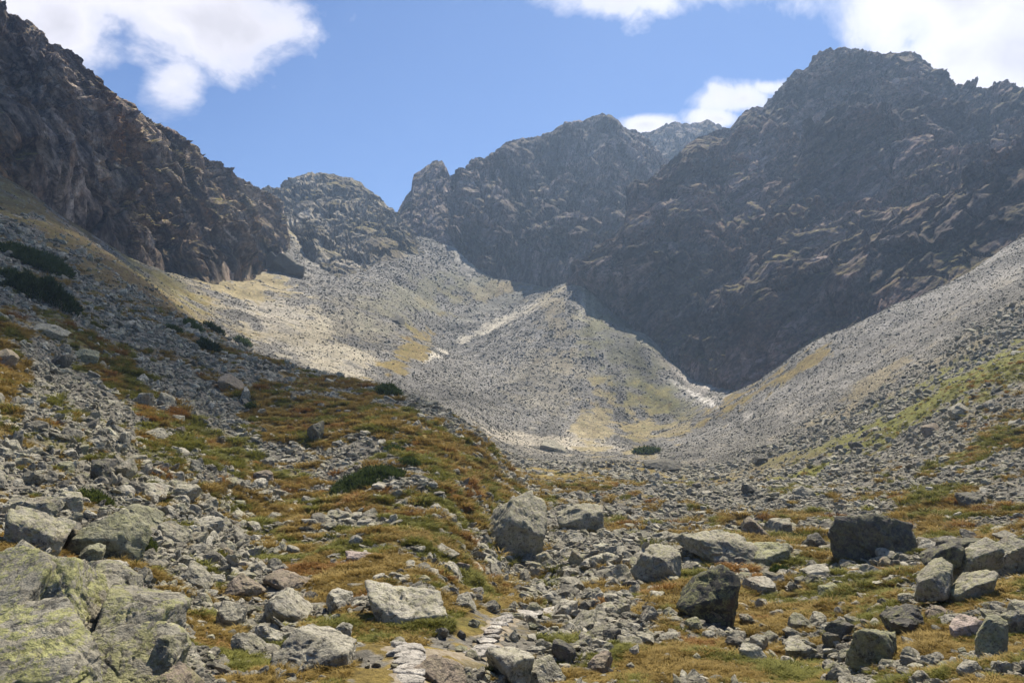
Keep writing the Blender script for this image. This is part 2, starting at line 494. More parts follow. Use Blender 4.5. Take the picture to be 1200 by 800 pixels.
# debris bands on the far fans, plus painted shade of the flank and gully (colour, strength, nearest, farthest)
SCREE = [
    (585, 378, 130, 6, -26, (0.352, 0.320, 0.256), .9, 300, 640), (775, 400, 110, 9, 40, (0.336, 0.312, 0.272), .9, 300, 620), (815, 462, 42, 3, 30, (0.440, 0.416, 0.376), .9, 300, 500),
    (738, 412, 88, 40, 56, (.115, .112, .088), .95, 300, 600), (545, 305, 48, 12, 62, (0.264, 0.248, 0.216), .9, 450, 800), (495, 345, 80, 24, -22, (0.150, 0.144, 0.120), .7, 400, 780),  # first entry darkens the fan's right flank, shade put into the colour
    (600, 348, 95, 9, -22, (0.145, 0.140, 0.118), .9, 450, 760), (330, 370, 130, 34, 38, (0.320, 0.288, 0.224), .8, 200, 560), (650, 516, 110, 12, 4, (0.352, 0.312, 0.240), .8, 220, 420),  # first entry paints the shaded gully as a dark strip
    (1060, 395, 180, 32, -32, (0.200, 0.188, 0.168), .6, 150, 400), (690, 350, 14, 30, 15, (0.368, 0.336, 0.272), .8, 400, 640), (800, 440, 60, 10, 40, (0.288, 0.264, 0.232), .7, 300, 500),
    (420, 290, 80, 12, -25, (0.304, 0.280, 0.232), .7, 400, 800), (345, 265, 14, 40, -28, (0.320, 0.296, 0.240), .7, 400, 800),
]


def fine_scree_shade(x, y, z, nz):
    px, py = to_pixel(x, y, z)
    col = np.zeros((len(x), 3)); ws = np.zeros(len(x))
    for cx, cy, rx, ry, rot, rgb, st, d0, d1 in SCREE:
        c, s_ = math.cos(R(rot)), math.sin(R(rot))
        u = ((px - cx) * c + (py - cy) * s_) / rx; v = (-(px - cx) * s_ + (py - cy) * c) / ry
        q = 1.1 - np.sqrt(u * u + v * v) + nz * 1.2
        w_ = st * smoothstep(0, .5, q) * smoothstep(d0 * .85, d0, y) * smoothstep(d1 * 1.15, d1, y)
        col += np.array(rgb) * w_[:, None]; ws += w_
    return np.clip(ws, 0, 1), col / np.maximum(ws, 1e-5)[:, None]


def cover_at(x, y, z):
    """grass weight 0..1 and grass colour for ground points"""
    px, py = to_pixel(x, y, z)
    d = y
    P = np.stack([x, y, z], 1)
    # ragged edges whose size follows the distance band
    nz = np.zeros(len(x))
    for lam in (.8, 2.5, 8, 25):
        w = smoothstep(lam * 130, lam * 50, d) * smoothstep(lam * 1.2, lam * 4, d)
        m = w > .01
        nn = np.zeros(len(x)); nn[m] = fbm(P[m] / lam + 5.1, 3)
        nz += nn * w
    wsum = np.zeros(len(x)); col = np.zeros((len(x), 3)); top = np.zeros(len(x))
    for cx, cy, rx, ry, rot, k, st, d0, d1 in BLOBS:
        m = (np.abs(px - cx) < 2.2 * max(rx, ry)) & (np.abs(py - cy) < 2.2 * max(rx, ry)) & (d > d0 * .8) & (d < d1 * 1.2)
        if not m.any(): continue
        c, s = math.cos(R(rot)), math.sin(R(rot))
        u = ((px[m] - cx) * c + (py[m] - cy) * s) / rx
        v = (-(px[m] - cx) * s + (py[m] - cy) * c) / ry
        q = 1.15 - np.sqrt(u * u + v * v) + nz[m] * 2.1
        wt = st * smoothstep(0, .35, q) * smoothstep(d0 * .8, d0, d[m]) * smoothstep(d1 * 1.2, d1, d[m])
        col[m] += np.array(PAL[k]) * wt[:, None] ** 1.0
        wsum[m] += wt
        top[m] = np.maximum(top[m], wt)
    col = np.where(wsum[:, None] > 1e-4, col / np.maximum(wsum, 1e-4)[:, None], np.array(PAL[OCH]))
    for cx, cy, rx, ry, rot, d0, d1 in BARE:
        c, s = math.cos(R(rot)), math.sin(R(rot))
        u = ((px - cx) * c + (py - cy) * s) / rx; v = (-(px - cx) * s + (py - cy) * c) / ry
        q = smoothstep(0, .4, 1.1 - np.sqrt(u * u + v * v) + nz * 1.4) * smoothstep(d0 * .8, d0, d) * smoothstep(d1 * 1.2, d1, d)
        top = top * (1 - .9 * q)
    # stray grass between the stones
    stray = smoothstep(.12, .42, nz) * .55 * smoothstep(330, 120, d)
    return np.clip(np.maximum(top, stray), 0, 1), col, nz


tx, ty, tz = X0.ravel(), Y0.ravel(), Z0.ravel()
gw, gcol, gnz = cover_at(tx, ty, tz)
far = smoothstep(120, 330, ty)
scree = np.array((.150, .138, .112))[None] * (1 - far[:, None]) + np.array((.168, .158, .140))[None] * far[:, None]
fw, fcol = fine_scree_shade(tx, ty, tz, gnz)
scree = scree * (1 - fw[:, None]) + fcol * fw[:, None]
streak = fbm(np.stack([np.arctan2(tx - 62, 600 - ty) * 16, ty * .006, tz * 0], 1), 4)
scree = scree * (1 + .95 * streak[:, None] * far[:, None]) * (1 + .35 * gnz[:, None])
gvar = 1 + .75 * fbm(np.stack([tx, ty, tz], 1) / 1.7, 4)[:, None]
# patchy mix of green and rust inside the grass
gm = fbm(np.stack([tx, ty, tz], 1) / 3.4 + 9, 3)[:, None]
gcol2 = gcol * gvar
gcol2 = gcol2 * (1 - smoothstep(.12, .4, gm) * .6) + np.array(PAL[GRN]) * smoothstep(.12, .4, gm) * .6
gcol2 = gcol2 * (1 - smoothstep(.15, .42, -gm) * .5) + np.array(PAL[RST]) * smoothstep(.2, .45, -gm) * .35
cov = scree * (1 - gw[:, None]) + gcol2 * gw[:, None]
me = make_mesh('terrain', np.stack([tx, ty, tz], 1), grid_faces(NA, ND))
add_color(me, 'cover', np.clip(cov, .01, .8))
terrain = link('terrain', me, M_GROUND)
tag(terrain, 'stony valley floor and scree slopes with ochre and green grass patches', 'valley ground', kind='structure')
GW = gw.reshape(NA, ND)
FINE_SHADE = fw.reshape(NA, ND)

# ------------------------------------------------------------------ mountains
def interp_line(line, px):
    l = np.array(line, float)
    return [np.interp(px, l[:, 0], l[:, k]) for k in range(1, l.shape[1])]


def mountain(name, ridge, foot, mat, label, rows=260, du=1.35, big=11., mid=4.5, small=1.6, power=1.15, lean=(0, 0, 0), foot_d=None, seed=0,
             ridge_amp=.25, ribs=0.0, back=260, strata=(0, 0, 1), teeth=.6, sink_foot=.5):
    x0, x1 = ridge[0][0], ridge[-1][0]
    px = np.linspace(x0, x1, int((x1 - x0) / du))
    rpy, rd = interp_line(ridge, px)
    tq = np.stack([px, px * 0 + seed * 9.7, px * 0], 1)
    rpy = rpy + teeth * (2.6 * np.abs(perlin(tq / 9)) * -2 + 1.3 + 1.2 * perlin(tq / 3.1) + 1.0 * (facets(tq / 13) - .1))
    fl = []
    for fx, fy, *fd in foot:
        d = fd[0] if fd else ground_hit(fx, fy, 150)
        if d is None: d = foot_d
        fl.append((fx, fy, d))
    fpy, fd = interp_line(fl, px)
    k = np.ones(25) / 25
    fd = np.convolve(np.pad(fd, 12, 'edge'), k, 'valid')
    fd = np.minimum(fd, rd - 6)
    nb = 60
    v = np.concatenate([np.linspace(-.16, 0, 24)[:-1], np.linspace(0, 1, rows), 1 + np.linspace(0, 1, nb)[1:] ** 1.3])
    V = v[None, :]; vv = np.clip(V, -.2, 1)
    pw = np.where(vv >= 0, np.abs(vv) ** power, 0)
    D = fd[:, None] + (rd - fd)[:, None] * pw
    PY = fpy[:, None] + (rpy - fpy)[:, None] * vv
    PXX = np.repeat(px[:, None], len(v), 1)
    r_, u_ = PXX - 600, 400 - PY
    yy = F * CP - u_ * SP; zz = F * SP + u_ * CP
    Pt = np.stack([r_ / yy * D, D, zz / yy * D], 2)
    bk = np.clip(V - 1, 0, None)
    Pt[:, :, 1] += bk * back
    Pt[:, :, 2] -= bk * back * 1.0 + 0 * Pt[:, :, 2]
    gu = np.gradient(Pt, axis=0); gv = np.gradient(Pt, axis=1)
    N = np.cross(gu, gv)
    N /= np.maximum(np.linalg.norm(N, axis=2), 1e-6)[:, :, None]
    for ax, wd in ((0, 21), (1, 21)):
        kk = np.ones(wd) / wd
        N = np.apply_along_axis(lambda c: np.convolve(np.pad(c, wd // 2, 'edge'), kk, 'valid'), ax, N)
    N /= np.maximum(np.linalg.norm(N, axis=2), 1e-6)[:, :, None]
    sgn = np.sign(-N[:, :, 1].mean()) or 1
    N *= sgn
    P = Pt.reshape(-1, 3); Nf = N.reshape(-1, 3)
    L = P + np.array(lean) * P[:, 2:3] + seed * 31.7       # strata lean
    wr = np.stack([fbm(L / 70 + k * 9.1, 3) for k in range(3)], 1) * 16
    sa = np.array(strata, float); sa /= np.linalg.norm(sa)
    def strat(X, k): return X - (1 - k) * (X @ sa)[:, None] * sa
    Q = strat(L + wr, .38)
    Qs = strat(L + wr * .6, .25)
    at_ridge = np.clip(np.abs(V - 1) / .13, 0, 1) + 0 * PXX
    wl = (ridge_amp * .6 + (1 - ridge_amp * .6) * at_ridge).ravel()
    rough = .12 + 1.0 * smoothstep(-.12, .2, fbm(Q / 48 + 40, 3))
    h = big * 1.5 * fbm(strat(L + wr, .5) / 95, 2, .5, ridged=True) * wl
    h += big * .55 * facets(Q / 36) * wl
    h += big * .35 * facets(Qs / 19 + 11) * wl
    h += mid * facets(Qs / 10 + 3) * (.3 + .7 * wl) * rough
    h += mid * .6 * fbm(Qs / 13, 4, .55, ridged=True) * (.3 + .7 * wl)
    h += small * facets(strat(L, .4) / 4.6 + 7) * rough
    h += small * .7 * fbm(L / 3, 3, .6) * rough
    # joints: long grooves along the strata and steeper ones across them
    g1 = 1 - 2 * np.abs(perlin(strat(L + wr * .5, .10) / 17)); g2 = 1 - 2 * np.abs(perlin((strat(L + wr * .8, .5) - .88 * L * (0, 0, 1)) / 24 + 60))
    h -= mid * .9 * smoothstep(.80, .97, g1) * wl + mid * 1.1 * smoothstep(.84, .98, g2) * wl
    if ribs:
        sx = P[:, 0] * .8 + P[:, 2] * lean[0]
        h += ribs * fbm(np.stack([sx / 26, P[:, 1] * .004, P[:, 2] / 160], 1) + seed, 3, .55, ridged=True) * wl
    low = (.15 + .85 * smoothstep(.0, .18, V)) + 0 * PXX
    ends = np.minimum(np.arange(len(px)), np.arange(len(px))[::-1])[:, None] / 14.0
    low = low * (.3 + .7 * np.clip(ends, 0, 1))
    h = (h - big * .5) * low.ravel() - .5 * big * (1 - smoothstep(.02, .3, V) + 0 * PXX).ravel() * sink_foot
    P = P + Nf * h[:, None] * np.array((1, 1, .8))
    me = make_mesh(name, P, grid_faces(len(px), len(v)), smooth=False)
    o = link(name, me, mat)
    tag(o, label, 'mountain', kind='structure')
    return o


C_R = dict(base=(.150, .128, .112), dark=(.060, .052, .050), light=(.30, .275, .245), rust=(.165, .105, .062), veg=(.17, .14, .04))
M_C1 = mat_cliff('cliff_west', (.29, .22, .165), (.085, .066, .055), (.50, .42, .34), (.34, .17, .055), (.23, .19, .035), 1.0, .85, (.5, .1, -.85))
M_C2 = mat_cliff('cliff_saddle', (.23, .205, .165), (.095, .086, .075), (.36, .33, .28), (.19, .14, .07), (.21, .17, .055), .8, .5, (.45, 0, -.9))
M_C3 = mat_cliff('cliff_head', (.195, .155, .138), (.075, .061, .058), (.34, .28, .25), (.16, .105, .075), (.15, .13, .05), .7, .6, (.15, 0, 1))
M_C4 = mat_cliff('cliff_east', (.165, .116, .102), (.050, .037, .037), (.33, .255, .22), (.23, .115, .072), (.15, .122, .036), 1.0, .85, (.8, 0, .5))

mountain('far_wall',
         [(735, 170, 1080), (748, 156, 1080), (760, 152, 1080), (770, 148, 1075), (785, 142, 1070), (793, 140, 1070), (802, 143, 1070), (814, 142, 1070), (828, 139, 1070),
          (840, 142, 1070), (860, 150, 1060), (900, 175, 1050)],
         [(735, 330, 900), (900, 330, 900)], M_C3, 'pale blue hazy rock wall seen between the two dark massifs', rows=150, big=12, mid=5, seed=5)
mountain('saddle_peak',
         [(285, 232, 770), (305, 224, 775), (318, 220, 790), (335, 212, 810), (345, 208, 820), (352, 201, 825), (358, 199, 825), (378, 199, 830), (395, 202, 830), (407, 205, 830),
          (425, 212, 820), (433, 220, 815), (445, 230, 805), (455, 238, 795), (462, 243, 785), (470, 252, 770), (482, 268, 735), (492, 284, 700), (497, 296, 660)],
         [(285, 262, 660), (320, 270, 650), (345, 290, 625), (365, 308), (385, 324), (410, 326), (440, 318), (470, 303), (497, 297)], M_C2,
         'rounded rocky peak beside the saddle on the left skyline', rows=150, big=8, mid=4, seed=2, foot_d=620, strata=(.45, 0, -.9))
mountain('rock_tower',
         [(458, 268, 745), (465, 250, 755), (470, 237, 765), (477, 227, 770), (483, 221, 775), (484.5, 204, 775), (491, 200, 775), (500, 194, 775), (507, 189, 775), (513, 187, 775), (519, 188, 775),
          (524, 197, 775), (527, 206, 775), (528, 216, 775), (530, 240, 770), (545, 268, 760)],
         [(458, 275, 690), (480, 276, 690), (500, 280, 680), (520, 284, 675), (545, 290, 680)], M_C3, 'blocky rock tower standing in the notch of the skyline', rows=110, du=.9,
         big=2.2, mid=1.7, small=.9, seed=3, foot_d=690, back=120, teeth=.4)
mountain('headwall',
         [(518, 292, 775), (528, 278, 775), (532, 256, 777), (535, 232, 780), (540, 208, 785), (544, 199, 790), (547, 190, 790), (553, 184, 795), (570, 181, 800), (580, 173, 810), (590, 164, 815), (600, 160, 820), (612, 157, 825),
          (625, 158, 830), (633, 156, 835), (650, 147, 840), (660, 142, 845), (670, 139, 850), (683, 138, 855), (690, 133, 855), (705, 130, 860), (717, 131, 860),
          (727, 138, 860), (733, 146, 865), (745, 150, 865), (757, 158, 860), (775, 180, 840), (800, 215, 800), (830, 260, 760)],
         [(516, 285, 680), (540, 300, 670), (560, 318, 650), (575, 328), (600, 328), (640, 322), (670, 320, 590), (690, 325, 600), (720, 330, 620), (830, 340, 660)], M_C3,
         'grey headwall cliff closing the valley in the middle', rows=240, seed=4, mid=5, small=1.7, big=13, foot_d=620, ribs=5, lean=(.25, 0, 0))
mountain('west_ridge',
         [(-420, -330, 300), (-250, -180, 310), (-150, -105, 320), (-60, -42, 335), (0, 2, 350), (12, 13, 352), (35, 22, 355), (60, 45, 365), (66, 47, 367), (85, 68, 375), (100, 80, 385), (120, 95, 395),
          (128, 104, 400), (150, 117, 420), (168, 134, 440), (180, 138, 455), (198, 146, 475), (215, 160, 500), (232, 180, 525), (260, 197, 565), (282, 215, 600),
          (300, 225, 630), (311, 235, 650), (318, 255, 640), (324, 280, 620), (329, 300, 600), (334, 315, 575)],
         [(-420, 60, 190), (-150, 150, 215), (0, 205, 240), (50, 245, 265), (100, 285, 290), (150, 312, 320), (200, 330, 355), (240, 331), (270, 331), (300, 326), (334, 318)], M_C1,
         'steep dark crag with rusty ledges along the left skyline', rows=300, du=1.3, seed=1, big=11, mid=6.5, small=2.2, foot_d=480, lean=(-.5, .2, 0), ribs=5, power=1.1, strata=(.5, .1, -.85), teeth=.6)
mountain('east_massif',
         [(668, 338, 575), (674, 330, 578), (680, 312, 582), (686, 298, 585), (694, 288, 588), (704, 276, 590), (716, 268, 592), (728, 254, 596), (734, 240, 600), (737, 213, 604), (745, 206, 606),
          (757, 207, 610), (775, 192, 620), (788, 184, 628), (800, 170, 636), (815, 156, 645), (830, 150, 652), (843, 146, 660), (852, 146, 660), (860, 135, 662), (870, 124, 665), (885, 120, 665), (893, 121, 665),
          (905, 108, 664), (915, 96, 662), (925, 86, 660), (932, 80, 660), (940, 80, 660), (947, 73, 658), (951, 65, 656), (962, 58, 654), (975, 54, 652), (990, 51, 650), (1008, 53, 648),
          (1018, 57, 647), (1035, 60, 645), (1048, 57, 643), (1060, 58, 642), (1070, 55, 640), (1080, 62, 640), (1090, 68, 638), (1100, 78, 636), (1112, 88, 634), (1125, 97, 632),
          (1135, 95, 630), (1142, 98, 628), (1150, 102, 626), (1165, 97, 622), (1180, 98, 618), (1200, 101, 610), (1260, 110, 590), (1400, 130, 540), (1620, 150, 470)],
         [(668, 340, 560), (690, 342, 548), (720, 360, 520), (750, 382, 490), (770, 394, 476), (800, 414, 444), (830, 436, 408), (850, 450, 390), (870, 450, 375), (900, 428, 368), (950, 405, 360), (1000, 385, 345),
          (1050, 358, 335), (1100, 331, 325), (1150, 303, 315), (1200, 276, 308), (1400, 180, 270), (1620, 140, 250)], M_C4,
         'huge dark massif rising above the right scree slope', rows=330, du=1.4, big=15, mid=5.5, small=1.8, seed=6, lean=(.55, 0, 0), power=1.05, ribs=6, strata=(.8, 0, .5), sink_foot=1.4)

# ------------------------------------------------------------------ rocks
def ico(sub):
    import bmesh
    bm = bmesh.new()
    bmesh.ops.create_icosphere(bm, subdivisions=sub, radius=1)
    v = np.array([x.co[:] for x in bm.verts]); f = np.array([[w.index for w in x.verts] for x in bm.faces])
    bm.free()
    return v / np.linalg.norm(v, axis=1)[:, None], f


ICO = {k: ico(k) for k in (3, 4, 5, 6)}


def rock_verts(seed, sub=3, style='block', dims=(1, 1, 1), rough=1.0):
    """a broken granite block: a sphere cut by planes, roughened; half extents = dims"""
    rg = np.random.default_rng(seed)
    v, f = ICO[sub]
    pl = []
    if style in ('block', 'slab', 'wedge'):
        for s in np.vstack([np.eye(3), -np.eye(3)]):
            n = s + rg.normal(size=3) * .30
            pl.append((n / np.linalg.norm(n), rg.uniform(.55, .85)))
        for _ in range(9):
            n = rg.normal(size=3); n /= np.linalg.norm(n)
            pl.append((n, rg.uniform(.68, 1.0)))
        if style == 'wedge':
            n = np.array((rg.choice([-1, 1]) * .75, rg.uniform(-.5, .1), .65)); pl.append((n / np.linalg.norm(n), .42))
    else:
        for _ in range(16):
            n = rg.normal(size=3); n /= np.linalg.norm(n)
            pl.append((n, rg.uniform(.66, .9)))
    if style == 'leaning':
        pl = [(np.array(q_[:3]) / np.linalg.norm(q_[:3]), q_[3]) for q_ in ((.20, -.50, .80, .60), (0, 0, -1, .8), (.15, -1, -.12, .72), (-1, -.15, .30, .66), (.95, -.2, .25, .78), (.1, 1, .2, .8), (.6, -.7, -.3, .86), (-.6, .2, .8, .84))]
    inv = np.full(len(v), 1.0) ** 40
    acc = np.zeros(len(v))
    pw = 95.0 if sub >= 5 else 55.0 if sub == 4 else 28.0
    for n, h in pl:
        acc += np.maximum((v @ n) / h, 0) ** pw
    r = np.maximum(acc, 1e-9) ** (-1 / pw)
    p = v * np.minimum(r, 1.35)[:, None]
    ext = np.abs(p).max(0)
    p = p / ext
    dims = np.array(dims, float)
    q = p * dims / dims.mean()
    off = rg.uniform(0, 50, 3)
    h = .06 * facets(q * 1.7 + off) + .018 * fbm(q * 3 + off, 3)
    if sub >= 4: h += .018 * facets(q * 5.5 + off) + .014 * fbm(q * 9 + off, 4, .6)
    if sub >= 5:
        for fr, am in ((1.1, .06), (1.9, .05 if sub > 5 else .03), (3.3, .03 if sub > 5 else .012)):
            h -= am * smoothstep(.90, .985, 1 - 2 * np.abs(perlin(q * fr * (1, 1, 1.3) + .12 * np.sin(q * 5) + off)))
    if sub >= 5: h += .012 * facets(q * 13 + off) + .006 * fbm(q * 30 + off, 3, .6)
    p = (q + v * (h * rough)[:, None]) * dims.mean()
    return p, f


def rock_mesh(name, seed, sub, style, dims, rough=1.0):
    p, f = rock_verts(seed, sub, style, dims, rough)
    return make_mesh(name, p, f, smooth=(sub >= 5))


# tints: base colour and amount of yellow-green lichen
TINT = {'pale': (.41, .38, .30), 'grey': (.33, .305, .235), 'dark': (.135, .125, .105), 'black': (.075, .072, .060), 'brown': (.27, .22, .165),
        'green': (.29, .28, .19), 'pink': (.44, .355, .30)}


def place_rock(name, px, pyb, w, h, yaw=0, roll=0, pitch=0, style='block', tint='grey', lich=.25, deep=.85, sub=4, seed=None, mesh=None, sink=.26, dmin=3.0, parent=None):
    d = ground_hit(px, pyb, dmin)
    ww, hh = w / F * d, h / F * d
    half = np.array((ww / 2, ww / 2 * deep, hh / (2 - 2 * sink)))
    a, e = ray(px, pyb)
    y = d + half[1] * .75
    x = a * y
    z = float(ground_z(x, y)[0]) if parent is None else e * d
    z = min(z, e * d + half[2] * .3)
    o = link(name, mesh if mesh is not None else rock_mesh(name, seed if seed is not None else int(px * 7 + pyb), sub, style, half), M_ROCK, parent)
    if mesh is not None: o.scale = half
    o.location = (x, y, z + half[2] * (1 - 2 * sink))
    o.rotation_euler = (R(pitch), R(roll), R(yaw))
    c = np.array(TINT[tint]) * random.uniform(.9, 1.1)
    o.color = (*c, lich)
    return o


